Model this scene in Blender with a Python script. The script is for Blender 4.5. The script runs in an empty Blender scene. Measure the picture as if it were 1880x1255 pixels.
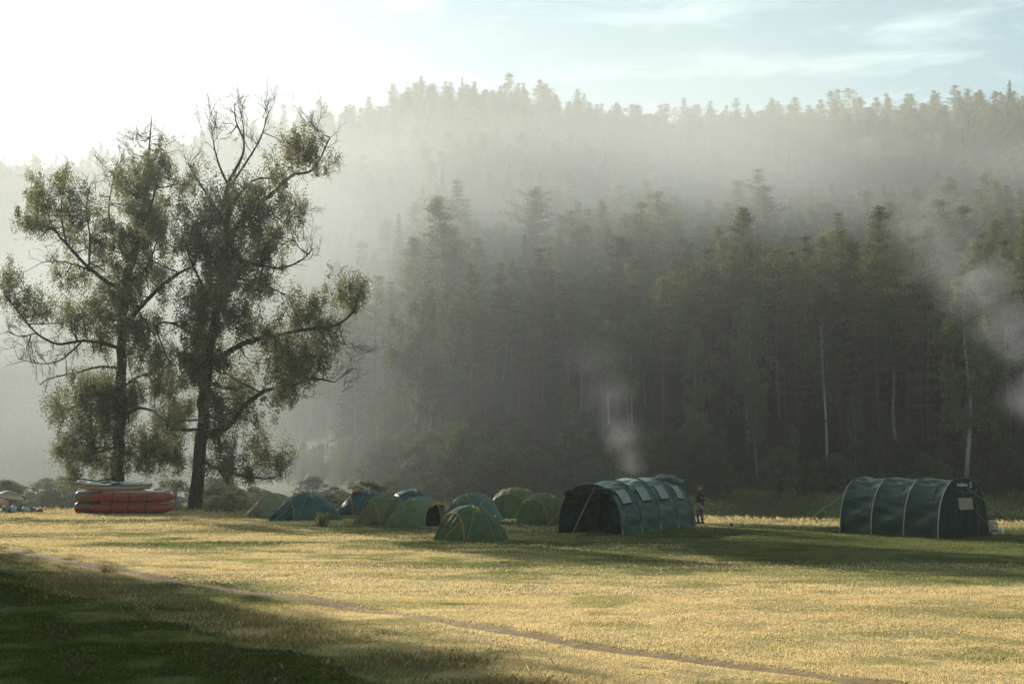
EXPOSURE = 1.27; SKYS = .05; HAZE = .00032; HAZE_G = .3; MIST_L = .006; MIST_B = .0046; MIST_G = .08; GRASS = 1.0; SMOKE = True
import bpy, math, random
import numpy as np
from mathutils import Vector, Matrix, Quaternion
random.seed(7)
RNG = np.random.default_rng(7)
PI = math.pi
C = bpy.context.scene.collection
SC = bpy.context.scene

# ------------------------------------------------------------------ camera maths (photo is 1880 x 1255)
F = 2611.0; CX, CY = 940.0, 627.5; YH = 842.0; CAMZ = 3.0
PITCH = math.atan((YH - CY) / F)
cp, sp = math.cos(PITCH), math.sin(PITCH)
def ray(px, py):
    u = (px - CX) / F; v = (CY - py) / F
    return (u, cp - sp * v, sp + cp * v)
def W(px, py, D):
    d = ray(px, py); k = D / d[1]
    return Vector((d[0] * k, D, CAMZ + d[2] * k))

SUN_AZ = math.radians(-33.0)   # left of the view axis
SUN_EL = math.radians(19.0)
SUNV = Vector((math.sin(SUN_AZ) * math.cos(SUN_EL), math.cos(SUN_AZ) * math.cos(SUN_EL), math.sin(SUN_EL)))

# ------------------------------------------------------------------ noise and terrain
_g = np.random.default_rng(3).random((64, 64))
def vnoise(x, y):
    x = np.asarray(x, float); y = np.asarray(y, float)
    xi = np.floor(x).astype(int); yi = np.floor(y).astype(int)
    fx = x - xi; fy = y - yi
    fx = fx * fx * (3 - 2 * fx); fy = fy * fy * (3 - 2 * fy)
    a = _g[xi % 64, yi % 64]; b = _g[(xi + 1) % 64, yi % 64]
    c = _g[xi % 64, (yi + 1) % 64]; d = _g[(xi + 1) % 64, (yi + 1) % 64]
    return (a * (1 - fx) + b * fx) * (1 - fy) + (c * (1 - fx) + d * fx) * fy
def fbm(x, y, o=4):
    s = 0; a = .5
    for i in range(o):
        s = s + a * vnoise(x * 2**i + 7.3 * i, y * 2**i + 3.1 * i); a *= .5
    return s
def sstep(a, b, t):
    t = np.clip((t - a) / (b - a), 0, 1); return t * t * (3 - 2 * t)
# skyline of the tree tops in the photo, px -> py
SKX = [-900, -450, 0, 100, 200, 350, 450, 560, 620, 740, 850, 950, 1030, 1100, 1300, 1450, 1600, 1750, 1880, 2300, 2900]
SKY = [330, 300, 284, 284, 280, 248, 232, 215, 196, 168, 160, 158, 165, 190, 196, 195, 192, 185, 172, 160, 160]
RDX = [-900, -450, 0, 300, 600, 950, 1100, 1400, 1880, 2900]
RDD = [330, 400, 560, 520, 440, 385, 390, 410, 400, 400]
FX = [-900, 0, 250, 450, 600, 720, 850, 3000]
FD = [280, 255, 235, 200, 165, 140, 123, 122]
EDX = [-200, -32, -10, 5, 13, 24, 60, 200]
EDY = [86, 84, 80, 75, 70.5, 66.5, 64, 60]
RUT1 = [(-60, 1003), (0, 1008), (230, 1050), (400, 1079), (520, 1093), (700, 1121), (900, 1153), (1100, 1187), (1300, 1213), (1560, 1247), (1900, 1290)]
RUT2 = [(-60, 1016), (0, 1020), (150, 1040), (300, 1062), (420, 1094), (560, 1114), (760, 1150), (930, 1182), (1100, 1212), (1300, 1240), (1560, 1280)]
def flat(px, py):
    D = 1.0; d = ray(px, py); k = -CAMZ / d[2]
    return (d[0] * k, d[1] * k)
R1 = np.array([flat(*p) for p in RUT1]); R2 = np.array([flat(*p) for p in RUT2])
def polydist(P, x, y):
    best = np.full(np.shape(x), 1e9)
    for i in range(len(P) - 1):
        ax, ay = P[i]; bx, by = P[i + 1]
        dx, dy = bx - ax, by - ay
        t = np.clip(((x - ax) * dx + (y - ay) * dy) / (dx * dx + dy * dy), 0, 1)
        best = np.minimum(best, np.hypot(x - ax - t * dx, y - ay - t * dy))
    return best
def edge(x): return np.interp(x, EDX, EDY) + 1.2 * (vnoise(x * .22 + 5, x * 0 + 2) - .5) + .5 * (vnoise(x * .9, x * 0 + 8) - .5)
def rutmask(x, y):
    w = .18 + .34 * fbm(x * .5, y * .5, 2)
    d1 = polydist(R1, x, y); d2 = polydist(R2, x, y)
    n = .35 * (fbm(x * 1.7, y * 1.7, 3) - .45)
    m1 = (1 - sstep(w * .6, w * 1.4, d1 + n)) * (.7 + .3 * sstep(.3, .5, fbm(x * .35 + 3, y * .35, 3)))
    m2 = (1 - sstep(w * .5, w * 1.2, d2 + n * 1.6)) * sstep(.38, .6, fbm(x * .28 + 9, y * .28, 2) + .15 * sstep(-8, -14, x))
    return np.maximum(m1, m2)
def hgt(x, y):
    x = np.asarray(x, float); y = np.asarray(y, float)
    z = .10 * (fbm(x * .13, y * .13, 2) - .37) + .05 * (fbm(x * .7, y * .7, 3) - .45)
    z = z - .05 * np.where((np.abs(x) < 60) & (y < 60), rutmask(x, y), 0)
    e = edge(x)
    z = z - 1.5 * sstep(e, e + 9, y) + 2.0 * sstep(-18, 3, y - np.interp(CX + F * x / np.maximum(y, 20), FX, FD))
    yy = np.maximum(y, 20)
    px = CX + F * x / yy
    sk = np.interp(px, SKX, SKY); R = np.interp(px, RDX, RDD)
    v = (CY - sk) / F
    Zr = CAMZ + R * (sp + cp * v) / (cp - sp * v) - 13
    # near spur on the right side, then a shelf, then the far slope
    k = sstep(800, 1300, px)
    S0 = np.interp(px, FX, FD)
    t = np.clip((y - S0) / (R - S0), 0, 1)
    s1 = t ** .93
    u = t
    s2 = np.interp(u, [0, .06, .16, .30, .42, .52, .75, 1], [0, .04, .19, .30, .33, .43, .77, 1])
    s = s1 * (1 - k) + s2 * k
    hill = (Zr - .5) * s * np.where(y > S0, 1, 0)
    hill = hill - np.clip(y - R, 0, 400) * .12
    z = z + np.where(y > 121, hill, 0) + np.where(y > S0 + 15, (fbm(x * .03, y * .03, 3) - .45) * 7 * sstep(15, 80, y - S0), 0)
    return z
def gz(x, y): return float(hgt(x, y))
def G(px, py):
    """the ground point seen at a pixel"""
    d = ray(px, py); k = 10.0
    while k < 130:
        x, y, z = d[0] * k, d[1] * k, CAMZ + d[2] * k
        if z <= gz(x, y): return Vector((x, y, gz(x, y)))
        k += .12
    return Vector((x, y, z))

# ------------------------------------------------------------------ object helpers
def tag(o, label=None, cat=None, group=None, kind=None):
    if label: o['label'] = label
    if cat: o['category'] = cat
    if group: o['group'] = group
    if kind: o['kind'] = kind
    return o
def empty(name, loc, rz=0, label=None, cat=None, group=None):
    o = bpy.data.objects.new(name, None); C.objects.link(o)
    o.location = loc; o.rotation_euler = (0, 0, rz); o.empty_display_size = .2
    return tag(o, label, cat, group)
def link(name, me, parent=None):
    o = bpy.data.objects.new(name, me); C.objects.link(o)
    if parent: o.parent = parent
    return o
def nmesh(name, V, Fc, mat=None, smooth=False, attrs=None):
    """fast mesh from a (n,3) array and faces as an (m,k) array"""
    V = np.asarray(V, np.float32); Fc = np.asarray(Fc, np.int32)
    me = bpy.data.meshes.new(name)
    m, k = Fc.shape
    me.vertices.add(len(V)); me.vertices.foreach_set('co', V.ravel())
    me.loops.add(m * k); me.loops.foreach_set('vertex_index', Fc.ravel())
    me.polygons.add(m)
    me.polygons.foreach_set('loop_start', np.arange(0, m * k, k, dtype=np.int32))
    me.polygons.foreach_set('loop_total', np.full(m, k, np.int32))
    if smooth: me.polygons.foreach_set('use_smooth', np.ones(m, bool))
    for nm, a in (attrs or {}).items():
        at = me.attributes.new(nm, 'FLOAT', 'POINT'); at.data.foreach_set('value', np.asarray(a, np.float32))
    if mat: me.materials.append(mat)
    me.update(calc_edges=True)
    return me
class MB:
    """collects polygons for ONE mesh"""
    def __init__(s): s.v = []; s.f = []; s.m = []
    def add(s, V, Fc, mi=0):
        b = len(s.v); s.v += [tuple(p) for p in V]; s.f += [tuple(i + b for i in f) for f in Fc]; s.m += [mi] * len(Fc); return s
    def tube(s, pts, rad, n=8, mi=0, cap=True):
        pts = [Vector(p) for p in pts]
        if not hasattr(rad, '__len__'): rad = [rad] * len(pts)
        V = []; up = Vector((0, 0, 1))
        ref = None
        for i, p in enumerate(pts):
            t = (pts[min(i + 1, len(pts) - 1)] - pts[max(i - 1, 0)]).normalized()
            if ref is None: ref = t.orthogonal().normalized()
            ref = (ref - t * ref.dot(t)); ref = ref.normalized() if ref.length > 1e-6 else t.orthogonal().normalized()
            b = t.cross(ref)
            for k in range(n):
                a = 2 * PI * k / n
                V.append(p + (ref * math.cos(a) + b * math.sin(a)) * rad[i])
        Fc = [(i * n + k, i * n + (k + 1) % n, (i + 1) * n + (k + 1) % n, (i + 1) * n + k) for i in range(len(pts) - 1) for k in range(n)]
        if cap: Fc += [tuple(range(n - 1, -1, -1)), tuple((len(pts) - 1) * n + k for k in range(n))]
        return s.add(V, Fc, mi)
    def box(s, c, d, M=None, mi=0):
        V = [Vector((c[0] + sx * d[0] / 2, c[1] + sy * d[1] / 2, c[2] + sz * d[2] / 2)) for sx in (-1, 1) for sy in (-1, 1) for sz in (-1, 1)]
        if M: V = [M @ v for v in V]
        return s.add(V, [(0, 1, 3, 2), (4, 6, 7, 5), (0, 4, 5, 1), (2, 3, 7, 6), (0, 2, 6, 4), (1, 5, 7, 3)], mi)
    def grid(s, rows, mi=0, closed=False):
        n = len(rows[0]); V = [p for r in rows for p in r]
        Fc = []
        for i in range(len(rows) - 1):
            for k in range(n if closed else n - 1):
                k2 = (k + 1) % n
                Fc.append((i * n + k, i * n + k2, (i + 1) * n + k2, (i + 1) * n + k))
        return s.add(V, Fc, mi)
    def build(s, name, mats, parent=None, smooth=True, solid=0):
        me = bpy.data.meshes.new(name); me.from_pydata(s.v, [], s.f)
        for m in (mats if isinstance(mats, (list, tuple)) else [mats]): me.materials.append(m)
        me.polygons.foreach_set('material_index', s.m)
        if smooth: me.polygons.foreach_set('use_smooth', [True] * len(s.f))
        me.update(); o = link(name, me, parent)
        if solid:
            md = o.modifiers.new('solid', 'SOLIDIFY'); md.thickness = solid; md.offset = -1
        return o
def copy_tree(src, loc, rz=0, scl=1.0, label=None, group=None, tilt=(0, 0)):
    r = src.copy(); C.objects.link(r); r.location = loc; r.rotation_euler = (tilt[0], tilt[1], rz); r.scale = (scl, scl, scl) if not hasattr(scl, '__len__') else scl
    if label: r['label'] = label
    if group: r['group'] = group
    for ch in list(src.children):
        c = ch.copy(); C.objects.link(c); c.parent = r
    return r

# ------------------------------------------------------------------ materials
def nt(m):
    m.use_nodes = True; t = m.node_tree; t.nodes.clear(); return t
def N(t, ty, **kw):
    n = t.nodes.new(ty)
    for k, v in kw.items():
        if hasattr(n, k): setattr(n, k, v)
        elif k in n.inputs: n.inputs[k].default_value = v
    return n
def ramp(t, fac, stops):
    r = t.nodes.new('ShaderNodeValToRGB'); e = r.color_ramp.elements
    while len(e) < len(stops): e.new(.5)
    for i, (p, c) in enumerate(stops):
        e[i].position = p; e[i].color = (*c, 1)
    t.links.new(fac, r.inputs[0]); return r.outputs[0]
def cloth(name, col, col2=None, rough=.6, trans=.15, wr=.5, scale=3.0, spec=.25, stretch=(1, 1, 1), sheen=.12):
    """coated tent cloth: slight mottling, creases in the bump, some light comes through"""
    m = bpy.data.materials.new(name); t = nt(m); L = t.links.new
    tc = N(t, 'ShaderNodeTexCoord'); mp = N(t, 'ShaderNodeMapping'); mp.inputs['Scale'].default_value = stretch
    L(tc.outputs['Object'], mp.inputs[0])
    n1 = N(t, 'ShaderNodeTexNoise'); n1.inputs['Scale'].default_value = scale; n1.inputs['Detail'].default_value = 5
    L(mp.outputs[0], n1.inputs['Vector'])
    c = ramp(t, n1.outputs[0], [(.3, col), (.7, col2 or tuple(x * 1.25 for x in col))])
    n2 = N(t, 'ShaderNodeTexNoise'); n2.inputs['Scale'].default_value = scale * 1.7; n2.inputs['Detail'].default_value = 3; n2.inputs['Distortion'].default_value = 1.4
    L(mp.outputs[0], n2.inputs['Vector'])
    b = N(t, 'ShaderNodeBump'); b.inputs['Strength'].default_value = wr; b.inputs['Distance'].default_value = .05
    L(n2.outputs[0], b.inputs['Height'])
    p = N(t, 'ShaderNodeBsdfPrincipled'); p.inputs['Roughness'].default_value = rough; p.inputs['Specular IOR Level'].default_value = spec
    p.inputs['Sheen Weight'].default_value = sheen; p.inputs['Sheen Roughness'].default_value = .35; p.inputs['Sheen Tint'].default_value = (.8, 1, .85, 1)
    L(c, p.inputs['Base Color']); L(b.outputs[0], p.inputs['Normal'])
    tr = N(t, 'ShaderNodeBsdfTranslucent'); L(c, tr.inputs[0]); L(b.outputs[0], tr.inputs['Normal'])
    mx = N(t, 'ShaderNodeMixShader'); mx.inputs[0].default_value = trans
    L(p.outputs[0], mx.inputs[1]); L(tr.outputs[0], mx.inputs[2])
    o = N(t, 'ShaderNodeOutputMaterial'); L(mx.outputs[0], o.inputs[0]); return m
def solid(name, col, col2=None, rough=.6, scale=8, bump=.2, metal=0, stretch=(1, 1, 1)):
    m = bpy.data.materials.new(name); t = nt(m); L = t.links.new
    tc = N(t, 'ShaderNodeTexCoord'); mp = N(t, 'ShaderNodeMapping'); mp.inputs['Scale'].default_value = stretch
    L(tc.outputs['Object'], mp.inputs[0])
    n1 = N(t, 'ShaderNodeTexNoise'); n1.inputs['Scale'].default_value = scale; n1.inputs['Detail'].default_value = 6
    L(mp.outputs[0], n1.inputs['Vector'])
    c = ramp(t, n1.outputs[0], [(.3, col), (.7, col2 or tuple(x * 1.3 for x in col))])
    b = N(t, 'ShaderNodeBump'); b.inputs['Strength'].default_value = bump; b.inputs['Distance'].default_value = .05
    L(n1.outputs[0], b.inputs['Height'])
    p = N(t, 'ShaderNodeBsdfPrincipled'); p.inputs['Roughness'].default_value = rough; p.inputs['Metallic'].default_value = metal
    L(c, p.inputs['Base Color']); L(b.outputs[0], p.inputs['Normal'])
    o = N(t, 'ShaderNodeOutputMaterial'); L(p.outputs[0], o.inputs[0]); return m
def leafmat(name, c1, c2, trans=.35, gloss=.0, tree_var=.35, attr='tint'):
    """leaves: colour between two tones by leaf, every tree a little different, light through the blade"""
    m = bpy.data.materials.new(name); t = nt(m); L = t.links.new
    a = N(t, 'ShaderNodeAttribute'); a.attribute_name = attr
    oi = N(t, 'ShaderNodeObjectInfo')
    c = ramp(t, a.outputs['Fac'], [(0, c1), (1, c2)])
    mr = N(t, 'ShaderNodeMapRange'); mr.inputs['To Min'].default_value = 1 - tree_var; mr.inputs['To Max'].default_value = 1 + tree_var
    L(oi.outputs['Random'], mr.inputs['Value'])
    hs = N(t, 'ShaderNodeHueSaturation'); L(mr.outputs[0], hs.inputs['Value']); L(c, hs.inputs['Color'])
    d = N(t, 'ShaderNodeBsdfDiffuse'); tr = N(t, 'ShaderNodeBsdfTranslucent')
    L(hs.outputs[0], d.inputs[0])
    h2 = N(t, 'ShaderNodeHueSaturation'); h2.inputs['Value'].default_value = 1.5; h2.inputs['Hue'].default_value = .485; L(hs.outputs[0], h2.inputs['Color']); L(h2.outputs[0], tr.inputs[0])
    mx = N(t, 'ShaderNodeMixShader'); mx.inputs[0].default_value = trans
    L(d.outputs[0], mx.inputs[1]); L(tr.outputs[0], mx.inputs[2]); out = mx.outputs[0]
    if gloss:
        gl = N(t, 'ShaderNodeBsdfGlossy'); gl.inputs['Roughness'].default_value = .35
        m2 = N(t, 'ShaderNodeMixShader'); m2.inputs[0].default_value = gloss
        L(out, m2.inputs[1]); L(gl.outputs[0], m2.inputs[2]); out = m2.outputs[0]
    o = N(t, 'ShaderNodeOutputMaterial'); L(out, o.inputs[0]); return m
# ------------------------------------------------------------------ world, sun, camera
w = bpy.data.worlds.new('World'); SC.world = w; w.use_nodes = True
t = w.node_tree; t.nodes.clear(); L = t.links.new
sky = t.nodes.new('ShaderNodeTexSky'); sky.sky_type = 'NISHITA'; sky.sun_disc = False
sky.sun_elevation = SUN_EL; sky.sun_rotation = SUN_AZ; sky.altitude = 300; sky.air_density = 1.0; sky.dust_density = 1.0; sky.ozone_density = 1.0
tc = t.nodes.new('ShaderNodeTexCoord'); mp = t.nodes.new('ShaderNodeMapping'); mp.inputs['Scale'].default_value = (1, 1, 5.0)
L(tc.outputs['Generated'], mp.inputs[0])
n1 = t.nodes.new('ShaderNodeTexNoise'); n1.inputs['Scale'].default_value = 9; n1.inputs['Detail'].default_value = 9; n1.inputs['Roughness'].default_value = .62; n1.inputs['Distortion'].default_value = .5
L(mp.outputs[0], n1.inputs['Vector'])
cr = t.nodes.new('ShaderNodeValToRGB'); cr.color_ramp.elements[0].position = .48; cr.color_ramp.elements[1].position = .68; cr.color_ramp.elements[1].color = (.34, .34, .34, 1)
L(n1.outputs[0], cr.inputs[0])
hs = t.nodes.new('ShaderNodeHueSaturation'); hs.inputs['Saturation'].default_value = .95; hs.inputs['Hue'].default_value = .452; L(sky.outputs[0], hs.inputs['Color'])
mx = t.nodes.new('ShaderNodeMixRGB'); L(cr.outputs[0], mx.inputs[0]); L(hs.outputs[0], mx.inputs[1]); mx.inputs[2].default_value = (11, 12.3, 12.2, 1)
bg = t.nodes.new('ShaderNodeBackground'); bg.inputs[1].default_value = SKYS; L(mx.outputs[0], bg.inputs[0])
wo = t.nodes.new('ShaderNodeOutputWorld'); L(bg.outputs[0], wo.inputs[0])

sl = bpy.data.lights.new('sun', 'SUN'); sl.energy = 5.0; sl.angle = math.radians(.5); sl.color = (1, .91, .77)
so = bpy.data.objects.new('sun', sl); C.objects.link(so); so.location = SUNV * 300
so.rotation_euler = (-SUNV).to_track_quat('-Z', 'Y').to_euler()

cd = bpy.data.cameras.new('camera'); cd.sensor_width = 36; cd.lens = F * 36 / 1880; cd.clip_end = 3000; cd.clip_start = .1
co = bpy.data.objects.new('camera', cd); C.objects.link(co); co.location = (0, 0, CAMZ)
co.rotation_euler = (PI / 2 + PITCH, 0, 0); SC.camera = co

SC.view_settings.view_transform = 'Standard'; SC.view_settings.look = 'None'; SC.view_settings.exposure = EXPOSURE; SC.view_settings.gamma = 1
cy = SC.cycles
cy.max_bounces = 5; cy.diffuse_bounces = 2; cy.glossy_bounces = 1; cy.transmission_bounces = 3; cy.volume_bounces = 1; cy.transparent_max_bounces = 4
cy.use_adaptive_sampling = True; cy.adaptive_threshold = .015; cy.use_denoising = True
try: cy.denoiser = 'OPENIMAGEDENOISE'; cy.denoising_input_passes = 'RGB_ALBEDO_NORMAL'; cy.denoising_prefilter = 'ACCURATE'
except Exception: pass
cy.sample_clamp_indirect = 4; cy.caustics_reflective = False; cy.caustics_refractive = False
cy.volume_step_rate = 1.0; cy.volume_max_steps = 96
SC.render.use_persistent_data = False

# ------------------------------------------------------------------ haze: the air of the valley
def volmat(name, col, dens, g, nscale=None, ramp_pts=None, extra=None):
    m = bpy.data.materials.new(name); t = nt(m); L = t.links.new
    v = N(t, 'ShaderNodeVolumePrincipled'); v.inputs['Color'].default_value = (*col, 1); v.inputs['Density'].default_value = dens; v.inputs['Anisotropy'].default_value = g
    o = N(t, 'ShaderNodeOutputMaterial'); L(v.outputs[0], o.inputs['Volume'])
    return m, t, v
hm, _, _ = volmat('haze_air', (.93, .96, .97), HAZE, HAZE_G)
mb = MB(); mb.box((0, 420, 60.5), (1500, 1060, 131)); hz = mb.build('haze', hm, smooth=False)
tag(hz, 'pale morning haze filling the whole valley', 'haze', kind='stuff')

# a bank of thicker mist lying on the slope and, at the left, down to the river
mm_ = bpy.data.materials.new('mist_air'); t = nt(mm_); L = t.links.new
gp = N(t, 'ShaderNodeNewGeometry'); tcm = N(t, 'ShaderNodeTexCoord'); sx = N(t, 'ShaderNodeSeparateXYZ'); L(tcm.outputs['Object'], sx.inputs[0])
def rg(sock, a, b_, lo=0., hi=1.):
    m = N(t, 'ShaderNodeMapRange'); m.interpolation_type = 'SMOOTHSTEP'
    m.inputs['From Min'].default_value = a; m.inputs['From Max'].default_value = b_; m.inputs['To Min'].default_value = lo; m.inputs['To Max'].default_value = hi
    if a > b_: m.inputs['From Min'].default_value = b_; m.inputs['From Max'].default_value = a; m.inputs['To Min'].default_value = hi; m.inputs['To Max'].default_value = lo
    L(sock, m.inputs['Value']); return m.outputs[0]
def mth(op, a, b_):
    m = N(t, 'ShaderNodeMath'); m.operation = op
    for s_, v in ((m.inputs[0], a), (m.inputs[1], b_)):
        if isinstance(v, (int, float)): s_.default_value = v
        else: L(v, s_)
    return m.outputs[0]
mpm = N(t, 'ShaderNodeMapping'); mpm.inputs['Scale'].default_value = (.011, .008, .028); mpm.inputs['Rotation'].default_value = (0, math.radians(14), 0); L(tcm.outputs['Object'], mpm.inputs[0])
nm = N(t, 'ShaderNodeTexNoise'); nm.inputs['Scale'].default_value = 1; nm.inputs['Detail'].default_value = 3; nm.inputs['Distortion'].default_value = .8; L(mpm.outputs[0], nm.inputs['Vector'])
X_, Y_, Z_ = sx.outputs
left = mth('MULTIPLY', rg(X_, 34, -40), rg(Y_, 84, 112))
left = mth('MULTIPLY', left, mth('MAXIMUM', mth('MULTIPLY', rg(Z_, 50, 22), rg(Y_, 240, 180, .15, 1.0)), mth('MULTIPLY', rg(Y_, 180, 240, 0., .10), rg(Z_, 75, 40))))
near_ = mth('MULTIPLY', rg(X_, 105, 25), rg(Y_, 128, 170))
back = mth('MULTIPLY', mth('MAXIMUM', near_, rg(Y_, 195, 245)), mth('MULTIPLY', rg(Z_, 9, 38), rg(Z_, 76, 50)))
back = mth('MULTIPLY', back, mth('MULTIPLY', rg(X_, 150, 20, .6, 1.0), rg(X_, -90, -15, .15, 1.0)))
dn = mth('ADD', mth('MULTIPLY', left, MIST_L), mth('MULTIPLY', back, MIST_B))
dn = mth('MULTIPLY', dn, rg(nm.outputs[0], .36, .66, .35, 1.6))
vv = N(t, 'ShaderNodeVolumePrincipled'); vv.inputs['Color'].default_value = (.88, .92, .92, 1); vv.inputs['Anisotropy'].default_value = MIST_G; L(dn, vv.inputs['Density'])
o = N(t, 'ShaderNodeOutputMaterial'); L(vv.outputs[0], o.inputs['Volume'])
mb = MB(); mb.box((-20, 258, 52), (640, 352, 112)); ms = mb.build('mist', mm_, smooth=False)
tag(ms, 'bank of thicker white mist drifting over the wooded slope', 'mist', kind='stuff')

# ------------------------------------------------------------------ ground
gm = bpy.data.materials.new('meadow_soil'); t = nt(gm); L = t.links.new
geo = N(t, 'ShaderNodeNewGeometry')
def tn(scale, det=5, st=(1, 1, 1), rough=.6):
    mp = N(t, 'ShaderNodeMapping'); mp.inputs['Scale'].default_value = st; L(geo.outputs['Position'], mp.inputs[0])
    n = N(t, 'ShaderNodeTexNoise'); n.inputs['Scale'].default_value = scale; n.inputs['Detail'].default_value = det; n.inputs['Roughness'].default_value = rough
    L(mp.outputs[0], n.inputs['Vector']); return n.outputs[0]
def mixc(fac, a, b):
    m = N(t, 'ShaderNodeMixRGB'); L(fac, m.inputs[0])
    for s, v in ((m.inputs[1], a), (m.inputs[2], b)):
        if isinstance(v, tuple): s.default_value = (*v, 1)
        else: L(v, s)
    return m.outputs[0]
fine = ramp(t, tn(9, 8, rough=.75), [(.32, (.13, .10, .045)), (.5, (.30, .25, .115)), (.68, (.45, .38, .20))])
green = ramp(t, tn(7, 8, rough=.75), [(.32, (.035, .045, .016)), (.68, (.11, .12, .045))])
ag = N(t, 'ShaderNodeAttribute'); ag.attribute_name = 'green'
c = mixc(ag.outputs['Fac'], fine, green)
soil = ramp(t, tn(5, 8), [(.3, (.15, .09, .05)), (.7, (.31, .20, .12))])
ar = N(t, 'ShaderNodeAttribute'); ar.attribute_name = 'soil'
c = mixc(ar.outputs['Fac'], c, soil)
litter = ramp(t, tn(3, 6), [(.3, (.03, .035, .018)), (.7, (.075, .07, .04))])
af = N(t, 'ShaderNodeAttribute'); af.attribute_name = 'wood'
c = mixc(af.outputs['Fac'], c, litter)
b = N(t, 'ShaderNodeBump'); b.inputs['Strength'].default_value = .9; b.inputs['Distance'].default_value = .06; L(tn(6, 9, rough=.75), b.inputs['Height'])
d = N(t, 'ShaderNodeBsdfPrincipled'); d.inputs['Roughness'].default_value = .9; d.inputs['Specular IOR Level'].default_value = .1
L(c, d.inputs['Base Color']); L(b.outputs[0], d.inputs['Normal'])
o = N(t, 'ShaderNodeOutputMaterial'); L(d.outputs[0], o.inputs[0])

def axis(segs):
    out = []
    for a, bb, st in segs: out += list(np.arange(a, bb, st))
    out.append(segs[-1][1]); return np.array(out, float)
xs = axis([(-700, -200, 25), (-200, -60, 5), (-60, -24, 1), (-24, 24, .4), (24, 60, 1), (60, 200, 5), (200, 700, 25)])
ys = axis([(-95, 6, 8), (6, 14, 1), (14, 50, .35), (50, 92, .5), (92, 130, 1), (130, 200, 4), (200, 900, 12)])
Xg, Yg = np.meshgrid(xs, ys); Zg = hgt(Xg, Yg)
V = np.stack([Xg.ravel(), Yg.ravel(), Zg.ravel()], 1)
nx, ny = len(xs), len(ys)
ii, jj = np.meshgrid(np.arange(nx - 1), np.arange(ny - 1)); a = (jj * nx + ii).ravel()
Fc = np.stack([a, a + 1, a + nx + 1, a + nx], 1)
def greenness(x, y):
    """where the turf is green rather than straw"""
    e = edge(x)
    g = sstep(.42, .66, fbm(x * .09 + 4, y * .22 + 1, 4))
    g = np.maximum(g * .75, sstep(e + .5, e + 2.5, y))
    # greener band between the camp and the track on the right, and the tall grass at the lower left
    g = np.maximum(g, .8 * sstep(-6, 6, x) * sstep(34, 42, y) * (1 - sstep(60, 66, y)))
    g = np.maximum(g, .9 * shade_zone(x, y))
    return g
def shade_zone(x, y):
    # long rank grass, also coloured darker to deepen its shade, left of a line running from (-15,41) to (0,18)
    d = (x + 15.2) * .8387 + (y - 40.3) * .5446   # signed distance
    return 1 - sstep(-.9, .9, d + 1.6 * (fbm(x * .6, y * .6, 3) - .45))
soilv = np.where((np.abs(Xg) < 70) & (Yg < 70), rutmask(Xg, Yg), 0)
woodv = sstep(-4, 2, Yg - np.interp(CX + F * Xg / np.maximum(Yg, 20), FX, FD))
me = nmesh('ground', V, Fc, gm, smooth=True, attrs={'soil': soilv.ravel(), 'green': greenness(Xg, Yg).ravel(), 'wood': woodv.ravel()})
tag(link('ground', me), kind='structure')

# ------------------------------------------------------------------ grass
gr = bpy.data.materials.new('grass_blades'); t = nt(gr); L = t.links.new
a = N(t, 'ShaderNodeAttribute'); a.attribute_name = 'tint'
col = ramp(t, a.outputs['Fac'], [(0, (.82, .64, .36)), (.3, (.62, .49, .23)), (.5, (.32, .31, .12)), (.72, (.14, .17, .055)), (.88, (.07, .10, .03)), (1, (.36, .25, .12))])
d = N(t, 'ShaderNodeBsdfDiffuse'); tr = N(t, 'ShaderNodeBsdfTranslucent'); L(col, d.inputs[0]); L(col, tr.inputs[0])
mx = N(t, 'ShaderNodeMixShader'); mx.inputs[0].default_value = .52; L(d.outputs[0], mx.inputs[1]); L(tr.outputs[0], mx.inputs[2])
o = N(t, 'ShaderNodeOutputMaterial'); L(mx.outputs[0], o.inputs[0])

def blades(x, y, h, wd, tint, lean=.5, z=None):
    """one bent triangle pair per blade"""
    n = len(x); z = hgt(x, y) if z is None else z
    a = RNG.random(n) * 2 * PI; la = RNG.random(n) * 2 * PI; ln = RNG.random(n) * lean * h
    dx, dy = np.cos(a) * wd / 2, np.sin(a) * wd / 2
    lx, ly = np.cos(la) * ln, np.sin(la) * ln
    zz = z - .01
    P = np.stack([np.stack([x - dx, y - dy, zz], 1), np.stack([x + dx, y + dy, zz], 1),
                  np.stack([x + dx * .6 + lx * .35, y + dy * .6 + ly * .35, zz + h * .6], 1),
                  np.stack([x + lx, y + ly, zz + h * np.sqrt(np.clip(1 - (ln / h) ** 2 * .5, .2, 1))], 1)], 1)
    return P.reshape(-1, 3), np.repeat(tint, 4)
def scatter(n, y0, y1, margin=1.12, extra=3):
    """points in the camera's wedge, uniform over the ground"""
    u = RNG.random(n); y = np.sqrt(y0 ** 2 + u * (y1 ** 2 - y0 ** 2))
    x = (RNG.random(n) * 2 - 1) * (y * .36 * margin + extra); return x, y
PV, PT = [], []
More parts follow.
